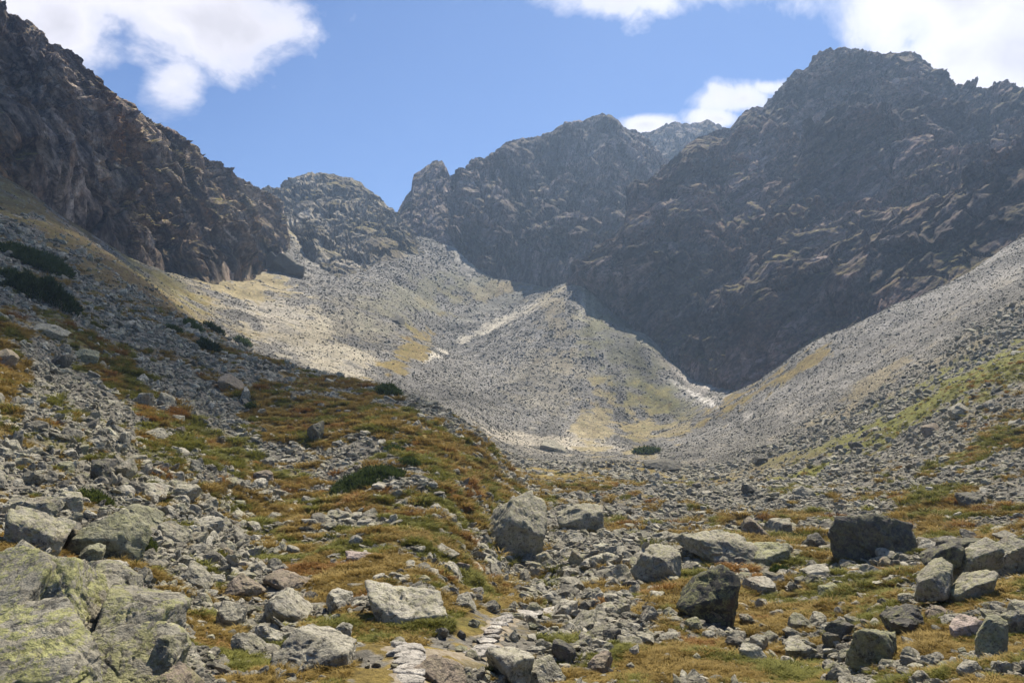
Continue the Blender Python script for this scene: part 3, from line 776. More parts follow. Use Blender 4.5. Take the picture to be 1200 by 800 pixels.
# named boulders: column, base row, width, height, style, tint, lichen, yaw, roll, label, short reference
HERO = [
    (606, 658, 82, 74, 'leaning', 'grey', .3, 10, 18, 'huge grey wedge-shaped boulder with tilted flat top at the foot of the green gully slope', 'the huge wedge boulder'),
    (678, 622, 60, 42, 'round', 'grey', .3, 10, 0, 'big rounded boulder with shaded underside just behind the huge wedge boulder', 'the big rounded boulder'),
    (772, 684, 62, 48, 'block', 'grey', .35, 20, 0, 'broad mottled grey block between the gully rubble and the black lichen boulder', 'the broad mottled block'),
    (845, 662, 100, 26, 'slab', 'grey', .3, 5, 6, 'long low slab lying behind the black lichen boulder', 'the long low slab'),
    (832, 730, 78, 66, 'round', 'black', .5, 0, 0, 'tall black boulder spotted with yellow lichen standing in the ochre meadow', 'the black lichen boulder'),
    (1026, 657, 86, 58, 'block', 'dark', .3, 12, 0, 'large dark grey blocky boulder at the edge of the green meadow', 'the dark blocky boulder'),
    (884, 630, 34, 24, 'wedge', 'brown', .2, 0, 0, 'brownish pointed rock above the orange grass strip', 'the brownish pointed rock'),
    (914, 628, 32, 18, 'slab', 'grey', .2, 0, 0, 'grey low rock on the orange grass beside the brownish pointed rock', 'the grey low rock'),
    (903, 662, 62, 20, 'slab', 'green', .6, 0, 0, 'wide flat rock covered in green lichen in front of the orange grass', 'the green lichen rock'),
    (962, 642, 27, 15, 'wedge', 'dark', .1, 0, 0, 'small dark triangular rock left of the dark blocky boulder', 'the dark triangular rock'),
    (893, 697, 34, 16, 'block', 'pale', .05, 15, 0, 'white flat-topped block lying alone in the meadow', 'the white flat block'),
    (929, 678, 18, 12, 'block', 'pale', .1, 0, 0, 'pale squarish rock beside the long white slab in the meadow', 'the pale squarish rock'),
    (957, 676, 32, 9, 'slab', 'pale', .05, 0, -4, 'thin long white slab in the grass left of the green meadow', 'the long white slab'),
    (952, 686, 18, 12, 'block', 'dark', .4, 0, 0, 'dark rock below the long white slab', 'the rock below the white slab'),
    (970, 700, 24, 14, 'round', 'green', .6, 0, 0, 'lichen green hump of rock in the green meadow', 'the lichen green hump'),
    (892, 714, 16, 13, 'round', 'pale', .1, 0, 0, 'pale rounded rock right of the black lichen boulder', 'the pale rounded rock'),
    (876, 733, 18, 15, 'block', 'grey', .3, 0, 0, 'grey rock leaning against the right foot of the black lichen boulder', 'the leaning grey rock'),
    (936, 738, 27, 18, 'round', 'grey', .4, 10, 0, 'mound-shaped grey rock with a split base in the right meadow', 'the mound-shaped rock'),
    (958, 733, 18, 14, 'block', 'grey', .15, 0, 0, 'angular grey rock right beside the mound-shaped rock', 'the angular meadow rock'),
    (985, 723, 14, 12, 'wedge', 'pale', .05, 0, 0, 'small pale pointed rock above the right-hand boulder heap', 'the small pale pointed rock'),
    (890, 762, 22, 20, 'block', 'pale', .2, 30, 0, 'pale upright block joined to a second block in the lower meadow', 'the pale upright block'),
    (882, 778, 30, 20, 'wedge', 'pale', .2, -15, 10, 'pale sloping block in front of the pale upright block', 'the pale sloping block'),
    (938, 776, 44, 20, 'slab', 'grey', .3, 8, -5, 'flat grey slab with a shaded front in the lower right meadow', 'the flat grey slab'),
    (930, 762, 34, 9, 'slab', 'grey', .1, 0, -10, 'thin grey stone tilted against the flat grey slab', 'the thin tilted stone'),
    (1026, 782, 64, 46, 'block', 'green', .6, -20, -6, 'big square block with yellow lichen on its sunlit top near the bottom right', 'the square lichen block'),
    (985, 752, 24, 24, 'block', 'dark', .2, 20, 25, 'tilted dark rock at the top of the heap left of the square lichen block', 'the tilted dark rock'),
    (1000, 735, 18, 14, 'block', 'grey', .2, 0, 15, 'grey rock on the upper end of the heap by the square lichen block', 'the upper heap rock'),
    (975, 762, 18, 20, 'block', 'dark', .2, 0, -15, 'dark narrow rock on the left flank of the boulder heap', 'the dark narrow rock'),
    (990, 778, 20, 18, 'round', 'grey', .3, 0, 0, 'grey stone wedged in the heap in front of the tilted dark rock', 'the wedged grey stone'),
    (985, 799, 26, 20, 'block', 'grey', .2, 0, 10, 'grey block at the very bottom of the boulder heap', 'the bottom heap block'),
    (1062, 746, 44, 30, 'block', 'dark', .35, 15, 0, 'dark lichen-speckled block above the square lichen block', 'the dark speckled block'),
    (1064, 709, 26, 15, 'round', 'grey', .3, 0, 0, 'rounded grey rock at the left foot of the layered outcrop', 'the rounded foot rock'),
    (1076, 706, 16, 12, 'round', 'grey', .3, 0, 0, 'smaller rounded stone next to the rounded rock under the layered outcrop', 'the smaller rounded stone'),
    (1130, 748, 36, 24, 'block', 'pink', .1, 15, -12, 'pinkish pale tilted block in rusty grass below the layered outcrop', 'the pinkish block'),
    (1098, 727, 26, 16, 'round', 'brown', .1, 0, 0, 'brown rock with red moss above the pinkish block', 'the red moss rock'),
    (1115, 732, 22, 8, 'slab', 'pale', .1, 0, 0, 'thin pale stone left of the pinkish block', 'the thin pale stone'),
    (1163, 772, 40, 42, 'wedge', 'green', .5, 20, 0, 'steep wedge rock with lichen green crest near the right edge', 'the steep lichen wedge'),
    (1190, 745, 34, 32, 'block', 'grey', .4, 0, 20, 'grey block leaning over a dark gap at the right edge', 'the leaning edge block'),
    (1196, 728, 36, 20, 'slab', 'grey', .3, 0, 0, 'flat grey slab topping the stones at the right edge', 'the topping slab'),
    (1190, 675, 50, 42, 'block', 'grey', .35, -15, -12, 'large grey boulder right of the layered outcrop at the picture edge', 'the large edge boulder'),
    (1068, 779, 22, 16, 'wedge', 'grey', .2, 0, 20, 'grey stone touching the right foot of the square lichen block', 'the grey foot stone'),
    (1088, 782, 15, 12, 'wedge', 'pale', .2, 0, 0, 'small pale wedge stone in rusty grass', 'the small wedge stone'),
    (1118, 781, 14, 11, 'wedge', 'pale', 0, 0, 0, 'bright white little pointed stone in the rusty grass', 'the white pointed stone'),
    (1080, 803, 27, 16, 'round', 'grey', .2, 0, 0, 'grey rounded rock cut by the bottom edge right of the square lichen block', 'the bottom rounded rock'),
    (1136, 795, 26, 18, 'block', 'pale', .15, 0, 0, 'pale layered rock near the bottom right', 'the pale layered rock'),
    (600, 804, 58, 44, 'block', 'pale', .2, 35, 0, 'big pale block with a dark left face beside the stone steps', 'the big pale block'),
    (640, 803, 50, 26, 'wedge', 'grey', .2, -10, 0, 'grey slanting rock right of the big pale block', 'the grey slanting rock'),
    (517, 804, 64, 26, 'slab', 'brown', .1, -20, 26, 'long brownish slab slanting down between the two flights of steps', 'the brownish slanting slab'),
    (476, 732, 100, 36, 'slab', 'pale', .25, 8, 6, 'very long pale slab lying across the ochre grass', 'the very long pale slab'),
    (544, 714, 26, 18, 'block', 'pale', .1, 0, 0, 'pale split rock at the right end of the very long slab', 'the pale split rock'),
    (560, 703, 20, 14, 'wedge', 'pale', .1, 0, 0, 'pale rock leaning behind the pale split rock', 'the leaning pale rock'),
    (366, 788, 92, 40, 'wedge', 'pale', .1, 15, 10, 'big white slanted block at the bottom left of the stone steps', 'the big white block'),
    (336, 732, 64, 36, 'block', 'pale', .15, 10, 0, 'whitish boulder with a flat bright top left of the very long slab', 'the whitish flat boulder'),
    (345, 694, 66, 15, 'slab', 'brown', .1, 0, 17, 'long thin slab tilted downhill above the whitish flat boulder', 'the long thin slab'),
    (284, 702, 46, 22, 'slab', 'brown', .15, 0, 24, 'dark-fronted tilted slab in the left rubble above the grey cube', 'the tilted rubble slab'),
    (270, 738, 34, 30, 'block', 'grey', .1, 20, 0, 'grey cube-like rock with a shaded front in the rubble', 'the grey cube'),
    (290, 772, 38, 26, 'wedge', 'grey', .2, 10, 10, 'grey angular block between rusty grass and the big white block', 'the grey angular block'),
    (404, 746, 22, 14, 'block', 'pale', .1, 0, 0, 'pale knobbly rock alone in grass above the big white block', 'the pale knobbly rock'),
    (315, 755, 34, 18, 'round', 'pale', .2, 0, 0, 'pale stone below the whitish flat boulder', 'the pale stone'),
    (402, 716, 40, 18, 'wedge', 'pale', .1, 0, 10, 'white broken block at the left end of the very long slab', 'the white broken block'),
    (418, 640, 17, 12, 'round', 'pale', 0, 0, 0, 'small white dome-shaped stone on the grassy slope', 'the white dome stone'),
    (420, 657, 32, 10, 'slab', 'pink', 0, 0, 0, 'flat pinkish slab below the white dome stone', 'the flat pinkish slab'),
    (428, 618, 18, 8, 'slab', 'pale', 0, 0, 8, 'thin pale slab in grass above the white dome stone', 'the thin grass slab'),
    (522, 652, 30, 9, 'slab', 'pale', .1, 0, 28, 'narrow pale slab tilted down the green slope', 'the narrow tilted slab'),
    (541, 672, 18, 13, 'block', 'brown', 0, 0, 0, 'brown-grey block with a dark foot on the slope above the very long slab', 'the brown-grey block'),
    (474, 698, 20, 11, 'round', 'grey', .1, 0, 0, 'grey stone half sunk in grass above the very long slab', 'the half sunk stone'),
    (128, 655, 78, 50, 'slab', 'green', .4, 25, 18, 'big flat-topped boulder with a dark left face in the left rubble', 'the big flat-topped boulder'),
    (48, 650, 92, 44, 'slab', 'grey', .4, 20, 18, 'broad sloping boulder above the lichen outcrop on the left', 'the broad sloping boulder'),
    (88, 647, 26, 26, 'round', 'brown', .2, 0, 0, 'brownish stone squeezed between the two big left boulders', 'the squeezed brownish stone'),
    (107, 657, 30, 20, 'round', 'green', .3, 0, 0, 'rounded stone under the dark face of the big flat-topped boulder', 'the rounded under stone'),
    (50, 610, 44, 28, 'block', 'grey', .35, 10, 15, 'grey block uphill of the broad sloping boulder', 'the uphill grey block'),
    (80, 600, 32, 24, 'round', 'grey', .35, 0, 0, 'speckled round rock uphill of the big flat-topped boulder', 'the speckled round rock'),
    (20, 600, 36, 18, 'slab', 'grey', .3, 0, 10, 'grey slab at the left edge above the broad sloping boulder', 'the left edge slab'),
    (117, 568, 24, 28, 'block', 'dark', .2, 10, 0, 'dark upright rock standing above the left rubble', 'the dark upright rock'),
    (143, 562, 28, 20, 'round', 'grey', .2, 0, 0, 'light grey hump just right of the dark upright rock', 'the light grey hump'),
    (180, 585, 44, 16, 'slab', 'pale', .2, 0, 10, 'flat pale slab in the left rubble below the light grey hump', 'the flat pale slab'),
    (213, 588, 42, 18, 'slab', 'grey', .2, -10, 8, 'grey flat rock with a shaded front right of the flat pale slab', 'the shaded flat rock'),
    (172, 615, 40, 22, 'wedge', 'green', .25, 0, 18, 'greenish slanting rock right of the big flat-topped boulder', 'the greenish slanting rock'),
    (205, 640, 44, 20, 'slab', 'grey', .2, 0, 20, 'long grey slab slanting down the rubble', 'the long rubble slab'),
    (240, 622, 34, 16, 'slab', 'pale', .15, 0, 10, 'pale slab in the middle of the left rubble field', 'the middle rubble slab'),
    (150, 700, 40, 22, 'round', 'pink', .1, 0, 15, 'pinkish stone in rusty grass right behind the lichen outcrop', 'the pinkish stone'),
    (230, 690, 40, 18, 'slab', 'grey', .15, 0, 28, 'grey slab slanting beside the rusty grass band', 'the slanting grey slab'),
    (216, 665, 18, 16, 'round', 'grey', .1, 0, 0, 'round grey stone in the rubble below the long rubble slab', 'the round rubble stone'),
    (371, 518, 22, 22, 'block', 'dark', .3, 10, 0, 'dark cube-like rock on the brow of the brown slope', 'the dark brow rock'),
    (310, 567, 26, 13, 'round', 'brown', .1, 0, 0, 'brownish rock at the top of the ochre meadow', 'the brownish meadow rock'),
    (304, 570, 18, 8, 'slab', 'pale', 0, 0, -12, 'small white slab leaning on the brownish meadow rock', 'the leaning white slab'),
    (52, 394, 46, 14, 'slab', 'grey', .2, 0, 6, 'long grey slab high on the left slope below the large dwarf pine', 'the high grey slab'),
    (101, 426, 32, 16, 'block', 'green', .3, 0, 0, 'greenish grey block high on the left slope beside the green strip', 'the greenish block'),
    (8, 434, 28, 22, 'block', 'brown', .2, 0, 8, 'brownish block at the left edge high on the slope', 'the brownish edge block'),
    (68, 432, 24, 16, 'wedge', 'dark', .1, 0, 0, 'dark pointed rock left of the greenish grey block', 'the dark pointed rock'),
    (169, 478, 18, 18, 'block', 'grey', .1, 0, 10, 'grey block right of the green strip on the left slope', 'the green strip block'),
    (193, 476, 20, 18, 'round', 'grey', .2, 0, 0, 'rounded grey rock next to the block by the green strip', 'the rounded slope rock'),
    (270, 458, 34, 15, 'wedge', 'brown', .1, 0, 6, 'wide brownish rock near the brow of the left slope', 'the wide brow rock'),
    (287, 470, 14, 17, 'wedge', 'pale', 0, 0, 0, 'pale upright stone below the wide brownish brow rock', 'the pale upright stone'),
    (182, 516, 28, 15, 'wedge', 'grey', .1, 0, 24, 'grey slanting stone in the green patch of the left slope', 'the green patch stone'),
    (146, 525, 16, 24, 'wedge', 'pale', .1, 0, 25, 'pale narrow stone lying downhill in the left rubble', 'the pale narrow stone'),
    (230, 555, 16, 16, 'wedge', 'grey', .1, 0, 0, 'grey pointed rock in the upper left rubble', 'the grey pointed rock'),
    (772, 551, 46, 11, 'slab', 'dark', .1, 0, 0, 'dark low rock below the far dwarf pine on the valley floor', 'the dark low rock'),
    (892, 544, 18, 9, 'block', 'dark', .1, 0, 0, 'dark block at the foot of the right scree', 'the dark scree-foot block'),
    (650, 529, 34, 12, 'wedge', 'grey', .1, 0, 10, 'large slanting slab where the central scree fan meets the floor', 'the fan-foot slab'),
    (1127, 489, 28, 14, 'wedge', 'grey', .1, 0, -18, 'grey pointed block above the green band of the right slope', 'the green band block'),
    (1094, 509, 26, 11, 'wedge', 'brown', .1, 0, -10, 'brownish rock at the lower edge of the green band', 'the brownish band rock'),
    (1003, 527, 15, 9, 'block', 'dark', .1, 0, 0, 'small dark rock under the green band of the right slope', 'the small dark rock'),
    (464, 379, 19, 8, 'slab', 'dark', .1, 0, 0, 'dark flat rock alone high on the far scree', 'the far scree rock'),
    (940, 584, 26, 12, 'round', 'grey', .1, 0, 0, 'grey rock at the upper rim of the right rubble', 'the rubble rim rock'),
    (880, 580, 20, 12, 'wedge', 'dark', .1, 0, 0, 'dark wedge in the pale boulder field on the right', 'the dark field wedge'),
    (1140, 596, 34, 14, 'slab', 'dark', .2, 0, 0, 'dark flat rock in the grass of the right terrace', 'the dark terrace rock'),
    (676, 663, 19, 17, 'block', 'grey', .35, 0, 0, 'greenish grey cube in the gully right of the huge wedge boulder', 'the gully cube'),
    (671, 635, 26, 10, 'slab', 'pale', .2, 0, 0, 'pale flat stone in front of the big rounded boulder', 'the pale flat stone'),
    (726, 684, 34, 20, 'wedge', 'grey', .25, 0, 0, 'grey slanting block left of the broad mottled block', 'the gully slanting block'),
    (660, 725, 36, 22, 'wedge', 'pale', .1, 0, -14, 'pale tilted block at the upper end of the paved path', 'the path-end block'),
    (684, 740, 42, 18, 'slab', 'grey', .25, -20, -20, 'grey ribbed slab slanting in the gully rubble', 'the ribbed slab'),
    (702, 788, 34, 19, 'slab', 'brown', .1, 0, -12, 'brownish slab at the lower meadow edge of the gully', 'the meadow-edge slab'),
    (662, 776, 30, 24, 'block', 'dark', .3, 0, 0, 'dark lichen-stained block low in the gully rubble', 'the stained gully block'),
    (760, 728, 22, 16, 'wedge', 'grey', .1, 0, 0, 'grey pointed stone left of the black lichen boulder', 'the pointed gully stone'),
    (716, 750, 22, 16, 'wedge', 'dark', .1, 0, 0, 'dark angular stone in the middle of the gully rubble', 'the dark gully stone'),
    (755, 755, 24, 13, 'block', 'grey', .1, 0, 0, 'bluish grey block at the meadow edge of the gully rubble', 'the bluish block'),
    (743, 770, 15, 11, 'wedge', 'pale', 0, 0, -20, 'small pale tilted stone where the gully meets the lower meadow', 'the small tilted stone'),
    (789, 748, 18, 9, 'round', 'pale', .1, 0, 0, 'pale low stone in the meadow in front of the broad mottled block', 'the pale low stone'),
    (831, 748, 17, 11, 'round', 'pale', .1, 0, 0, 'pale rounded stone in front of the black lichen boulder', 'the pale front stone'),
    (813, 739, 20, 11, 'slab', 'green', .6, 0, -20, 'lichen green slab leaning at the front of the black lichen boulder', 'the leaning lichen slab'),
]
hero_objs = []
for (px, pb, w, h, st, ti, li, yaw, roll, lab, ref) in HERO:
    name = 'boulder' if w * h > 500 else 'rock'
    sub = 5 if w > 55 else 4
    pit = {606: 0, 128: 30, 48: 28, 1026: 6, 832: 6}.get(px, random.uniform(8, 24))
    o = place_rock(name, px, pb, w * 1.05, h * .98, yaw, roll, pit, st, ti, li, .9, sub)
    tag(o, lab, 'boulder' if name == 'boulder' else 'rock')
    hero_objs.append((o, px, pb - h / 2, ref, w, h))

# ---- outcrops: bedrock in several cracked blocks
def outcrop(name, label, base, blocks, cat='rock outcrop'):
    e_ = bpy.data.objects.new(name, None); ROOT.objects.link(e_)
    e_.location = base
    tag(e_, label, cat)
    for (cx, cy, d, w, dep, h, yaw, roll, pitch, st, ti, li, sd, lab) in blocks:
        c = at(cx, cy, d)
        half = np.array((w / F * d / 2, dep / 2, h / F * d / 2))
        o = link('rock_block', rock_mesh('rock_block', sd, 6 if d < 9 else 5, st, half, .6), M_ROCK, e_)
        o.location = c - np.array(base)
        o.rotation_euler = (R(pitch), R(roll), R(yaw))
        o.color = (*TINT[ti], li)
        if lab: o['label'] = lab
    return e_


b0 = at(70, 800, 6.4); b0[2] = ground_z(b0[0], b0[1])[0]
outcrop('rock_outcrop', 'large cracked outcrop covered in yellow-green lichen in the near left corner', tuple(b0), [
    (56, 722, 6.9, 160, 1.5, 104, 12, 10, 46, 'block', 'grey', .92, 11, 'upper block thick with yellow lichen'),
    (-30, 745, 6.6, 160, 1.5, 140, 0, 6, 34, 'block', 'grey', .9, 17, None),
    (40, 796, 5.7, 190, 1.4, 84, -6, 5, 30, 'block', 'grey', 1.0, 12, 'pale lower slab at the corner'),
    (158, 738, 6.9, 116, 1.2, 76, 14, -8, 42, 'block', 'grey', .75, 13, None),
    (148, 790, 6.5, 124, 1.1, 74, 6, 4, 30, 'block', 'grey', .7, 14, None),
    (196, 770, 6.7, 52, .8, 66, 20, 14, 10, 'block', 'grey', .35, 15, None),
    (208, 812, 6.2, 80, .8, 56, 10, 22, 10, 'wedge', 'brown', .4, 16, None),
    (122, 690, 7.6, 80, 1.0, 40, 20, 8, 20, 'block', 'grey', .5, 18, None),
    (18, 684, 7.8, 86, 1.2, 44, 5, 12, 25, 'block', 'grey', .8, 19, None),
])
d1 = ground_hit(1120, 704); b1 = at(1120, 704, d1)
outcrop('rock_outcrop', 'layered grey outcrop of tilted slabs rising from rusty grass on the right', tuple(b1), [
    (1096, 682, d1 + .2, 58, 1.2, 34, 10, -34, 0, 'slab', 'grey', .4, 21, None),
    (1142, 688, d1 - .1, 64, 1.3, 42, -5, -20, 0, 'block', 'grey', .45, 22, None),
    (1106, 652, d1 + 1.4, 66, 1.2, 34, 5, -26, 0, 'slab', 'dark', .4, 23, 'darker upper slab'),
    (1138, 658, d1 + 1.2, 64, 1.2, 32, 0, -30, 0, 'slab', 'grey', .4, 24, None),
    (1128, 640, d1 + 2.6, 50, 1.2, 22, 0, -10, 0, 'block', 'dark', .3, 25, None),
    (1152, 648, d1 + 2.0, 34, 1.0, 24, 0, 0, 0, 'block', 'grey', .3, 26, None),
])
d2 = ground_hit(338, 322, 200) or 520
b2 = at(340, 322, d2)
outcrop('rock_outcrop', 'dark rock knoll at the foot of the left crag above the bright scree', tuple(b2), [
    (335, 313, d2 + 6, 44, 22, 30, 0, 16, 0, 'round', 'dark', .1, 31, None),
    (346, 317, d2 + 3, 26, 16, 18, 0, 10, 0, 'block', 'dark', .1, 32, None),
    (322, 308, d2 + 10, 26, 18, 24, 0, 0, 0, 'block', 'dark', .1, 33, None),
])

# ---- smaller rocks of the rubble that still stand out, each an object of its own
protos = [(rock_mesh('rock', 900 + k, 4, ('block', 'block', 'wedge', 'slab', 'round')[k % 5], (1, 1, 1)), ('angular', 'angular', 'pointed', 'flat', 'rounded')[k % 5]) for k in range(15)]
for m_, _ in protos: m_.materials.append(M_ROCK)
REGIONS = [  # column range, row range, count, size range
    (220, 330, 560, 800, 20, 12, 26), (130, 320, 540, 690, 20, 10, 24), (0, 220, 460, 600, 20, 10, 22), (600, 780, 640, 800, 34, 9, 22),
    (640, 900, 590, 650, 14, 8, 15), (900, 1200, 560, 620, 10, 8, 16), (1030, 1200, 700, 800, 10, 9, 18), (850, 1010, 650, 800, 9, 7, 13),
    (300, 600, 570, 720, 12, 6, 12), (540, 660, 730, 800, 9, 10, 20), (0, 320, 380, 500, 10, 7, 13), (380, 560, 560, 790, 5, 8, 14),
]
occupied = [(px, py, w * .5, h * .55) for (_, px, py, _, w, h) in hero_objs] + [(90, 740, 135, 80), (1125, 668, 70, 42)]
auto = []
rr = random.Random(21)
for x0, x1, y0, y1, n, s0, s1 in REGIONS:
    got = tries = 0
    while got < n and tries < 900:
        tries += 1
        px, py = rr.uniform(x0, x1), rr.uniform(y0, y1)
        w = s0 * (s1 / s0) ** (rr.random() ** 1.6)
        if any(abs(px - a) < b_ + w * .5 and abs(py - c) < e_ + w * .35 for a, c, b_, e_ in occupied): continue
        d = ground_hit(px, py)
        if d is None or d > 150: continue
        a, _e = ray(px, py)
        g = float(bil(GW, A_, LD, np.array([a]), np.array([math.log(d)]))[0])
        if g > .5 and rr.random() < .8: continue
        if 440 < px < 660 and 715 < py < 800 and abs(py - (760 if px < 520 else 740)) < 60 and rr.random() < .8: continue
        mesh, shape = rr.choice(protos)
        tint = rr.choice(['pale', 'pale', 'grey', 'grey', 'grey', 'brown', 'dark', 'green'])
        asp = {'flat': .34, 'angular': .54, 'pointed': .62, 'rounded': .58}[shape] * rr.uniform(.85, 1.15)
        side = -1 if px > 700 else 1
        o = place_rock('rock', px, py + w * asp * .4, w, w * asp, rr.uniform(0, 360) if shape != 'flat' else rr.uniform(-25, 25), side * rr.uniform(-5, 25), rr.uniform(-4, 24),
                       tint=tint, lich=rr.uniform(.05, .45), deep=rr.uniform(.6, 1), mesh=mesh)
        auto.append((o, px, py, shape, tint))
        occupied.append((px, py, w * .5, w * asp * .55))
        got += 1
WORD = {'pale': 'pale', 'grey': 'grey', 'brown': 'brownish', 'dark': 'dark', 'green': 'greenish'}
ORD = ['nearest', 'second nearest', 'third nearest', 'fourth nearest', 'fifth nearest', 'sixth nearest', 'seventh nearest', 'eighth nearest', 'ninth nearest', 'tenth nearest']
fam = {}
for o, px, py, shape, tint in auto:
    cand = sorted(hero_objs, key=lambda h: (h[1] - px) ** 2 + 2.2 * (h[2] - py) ** 2 - .3 * h[4] ** 2)
    _, hx, hy, ref, _, _ = cand[0]
    dx, dy = px - hx, (py - hy) * 1.4
    where = ('right of' if dx > 0 else 'left of') if abs(dx) > abs(dy) else ('in front of' if dy > 0 else 'behind')
    fam.setdefault((ref, where, WORD[tint], shape), []).append((dx * dx + dy * dy, o))
for (ref, where, tw, shape), lst in fam.items():
    lst.sort(key=lambda q: q[0])
    for k, (_, o) in enumerate(lst):
        if len(lst) == 1: lab = f'{tw} {shape} rock just {where} {ref}' if False else f'{tw} {shape} rock {where} {ref}'
        else: lab = f'{ORD[min(k, 9)]} {tw} {shape} rock {where} {ref}'
        tag(o, lab, 'rock', 'rocks standing out of the rubble')

# ------------------------------------------------------------------ stepping stones of the path
STEPS = [  # column, row, width, height
    (483, 800, 30, 6), (479, 793, 30, 5), (481, 786, 32, 5), (477, 779, 28, 5), (480, 772, 30, 5), (468, 767, 26, 4), (482, 763, 26, 4), (470, 759, 22, 4),
    (562, 771, 32, 5), (566, 764, 30, 5), (572, 757, 24, 4), (575, 751, 22, 4), (577, 745, 20, 4), (579, 740, 20, 4), (583, 735, 20, 4), (586, 731, 20, 3.5),
    (592, 727, 24, 3.5), (606, 724, 34, 3), (622, 721, 34, 3), (640, 718, 34, 3),
]
M_STEP = M_ROCK
for k, (px, py, w, h) in enumerate(STEPS):
    d = ground_hit(px, py)
    p = at(px, py, d)
    ww = w / F * d * rr.uniform(1.05, 1.5)
    half = np.array((ww / 2, ww * rr.uniform(.24, .33), .06))
    o = link('stepping_stone', rock_mesh('stepping_stone', 500 + k, 4, 'slab', half, .5), M_STEP)
    o.location = (p[0], p[1], p[2] + (.05 if k < 8 else .09))
    o.rotation_euler = (R(4), R(rr.uniform(-3, 3)), R(rr.uniform(-22, 22)))
    o.color = (*(np.array((.53, .49, .42)) * rr.uniform(.75, 1.1)), 0)
    if k < 8: lab = f'{["lowest", "second lowest", "third lowest", "fourth lowest", "fifth lowest", "sixth lowest", "seventh lowest", "topmost"][k]} flat stone of the lower flight of path steps'
    elif k < 16: lab = f'{["lowest", "second lowest", "third lowest", "fourth lowest", "fifth lowest", "sixth lowest", "seventh lowest", "topmost"][k - 8]} flat stone of the upper flight of path steps'
    else: lab = f'{["first", "second", "third", "last"][k - 16]} flat paving stone on the level stretch above the upper steps'
    tag(o, lab, 'stepping stone', 'flat stones paving the footpath')

line = [(478, 812), (481, 790), (478, 770), (470, 758), (500, 762), (540, 768), (566, 764), (576, 748), (582, 736), (595, 726), (630, 719), (652, 716)]
pv = []
cen = []
for (q0, q1) in zip(line[:-1], line[1:]):
    for s in np.linspace(0, 1, 14)[:-1]:
        px, py = q0[0] + (q1[0] - q0[0]) * s, q0[1] + (q1[1] - q0[1]) * s
        d = ground_hit(px, py); a, _e = ray(px, py)
        cen.append((a * d, d))
cen = np.array(cen)
for k in range(3):
    cen[1:-1] = (cen[:-2] + cen[1:-1] * 2 + cen[2:]) / 4
tg = np.gradient(cen, axis=0); tg /= np.linalg.norm(tg, axis=1)[:, None]
nrm = np.stack([-tg[:, 1], tg[:, 0]], 1)
for i in range(len(cen)):
    for s in np.linspace(-.42, .42, 5):
        q = cen[i] + nrm[i] * s * (1 + .25 * math.sin(i * .9))
        pv.append((q[0], q[1], float(ground_z(q[0], q[1])[0]) + .02 - .05 * (abs(s) > .4)))
M_PATH, t_, b_ = new_mat('trodden_earth')
g_ = t_.n.new('ShaderNodeNewGeometry')
t_.link(t_.mix(t_.ramp(t_.noise(g_.outputs['Position'], 6, 6, .7), [(.35, 0.0), (.65, 1.0)]), (.15, .115, .06), (.30, .26, .20)), b_.inputs['Base Color'])
bump(t_, b_, t_.noise(g_.outputs['Position'], 14, 6, .7), .6, .05)
tag(link('path', make_mesh('path', pv, grid_faces(len(cen), 5)), M_PATH), 'narrow trodden footpath paved with flat stones', 'path', kind='structure')

# ------------------------------------------------------------------ scattered rubble, scree and grass (stuff)
def scatter(name, verts, rot, scl, idx, protos_, label, cat):
    me = bpy.data.meshes.new(name)
    me.vertices.add(len(verts)); me.vertices.foreach_set('co', np.asarray(verts, np.float32).ravel())
    for nm, typ, dat, key in (('rot', 'FLOAT_VECTOR', rot, 'vector'), ('scl', 'FLOAT_VECTOR', scl, 'vector'), ('idx', 'INT', idx, 'value')):
        a_ = me.attributes.new(nm, typ, 'POINT')
        a_.data.foreach_set(key, np.asarray(dat, np.int32 if typ == 'INT' else np.float32).ravel())
    o = link(name, me)
    col = bpy.data.collections.new(name + '_pieces')
    for k, (m_, mt) in enumerate(protos_):
        if not m_.materials: m_.materials.append(mt)
        p_ = bpy.data.objects.new(f'{name}_piece.{k:03d}', m_); col.objects.link(p_)
    ng = bpy.data.node_groups.new(name + '_nodes', 'GeometryNodeTree')
    ng.interface.new_socket('Geometry', in_out='INPUT', socket_type='NodeSocketGeometry')
    ng.interface.new_socket('Geometry', in_out='OUTPUT', socket_type='NodeSocketGeometry')
    n = ng.nodes
    gi, go = n.new('NodeGroupInput'), n.new('NodeGroupOutput')
    iop = n.new('GeometryNodeInstanceOnPoints'); ci = n.new('GeometryNodeCollectionInfo')
    ci.inputs['Collection'].default_value = col
    ci.inputs['Separate Children'].default_value = True; ci.inputs['Reset Children'].default_value = True
    L = ng.links.new
    L(gi.outputs[0], iop.inputs['Points']); L(ci.outputs[0], iop.inputs['Instance'])
    iop.inputs['Pick Instance'].default_value = True

    def na(nm, typ):
        q = n.new('GeometryNodeInputNamedAttribute'); q.data_type = typ; q.inputs['Name'].default_value = nm
        return q.outputs[0]
    L(na('idx', 'INT'), iop.inputs['Instance Index'])
    L(na('rot', 'FLOAT_VECTOR'), iop.inputs['Rotation'])
    L(na('scl', 'FLOAT_VECTOR'), iop.inputs['Scale'])
    L(iop.outputs[0], go.inputs[0])
    md = o.modifiers.new('scatter', 'NODES'); md.node_group = ng
    tag(o, label, cat, kind='stuff')
    return o


ONPATH = np.zeros((NA, ND))
near_ = (Y0 < 26) & (Y0 > 6) & (np.abs(X0) < 8)
q_ = np.stack([X0[near_], Y0[near_]], 1)
ONPATH[near_] = (np.sqrt(((q_[:, None] - cen[None, ::2]) ** 2).sum(2)).min(1) < .95)
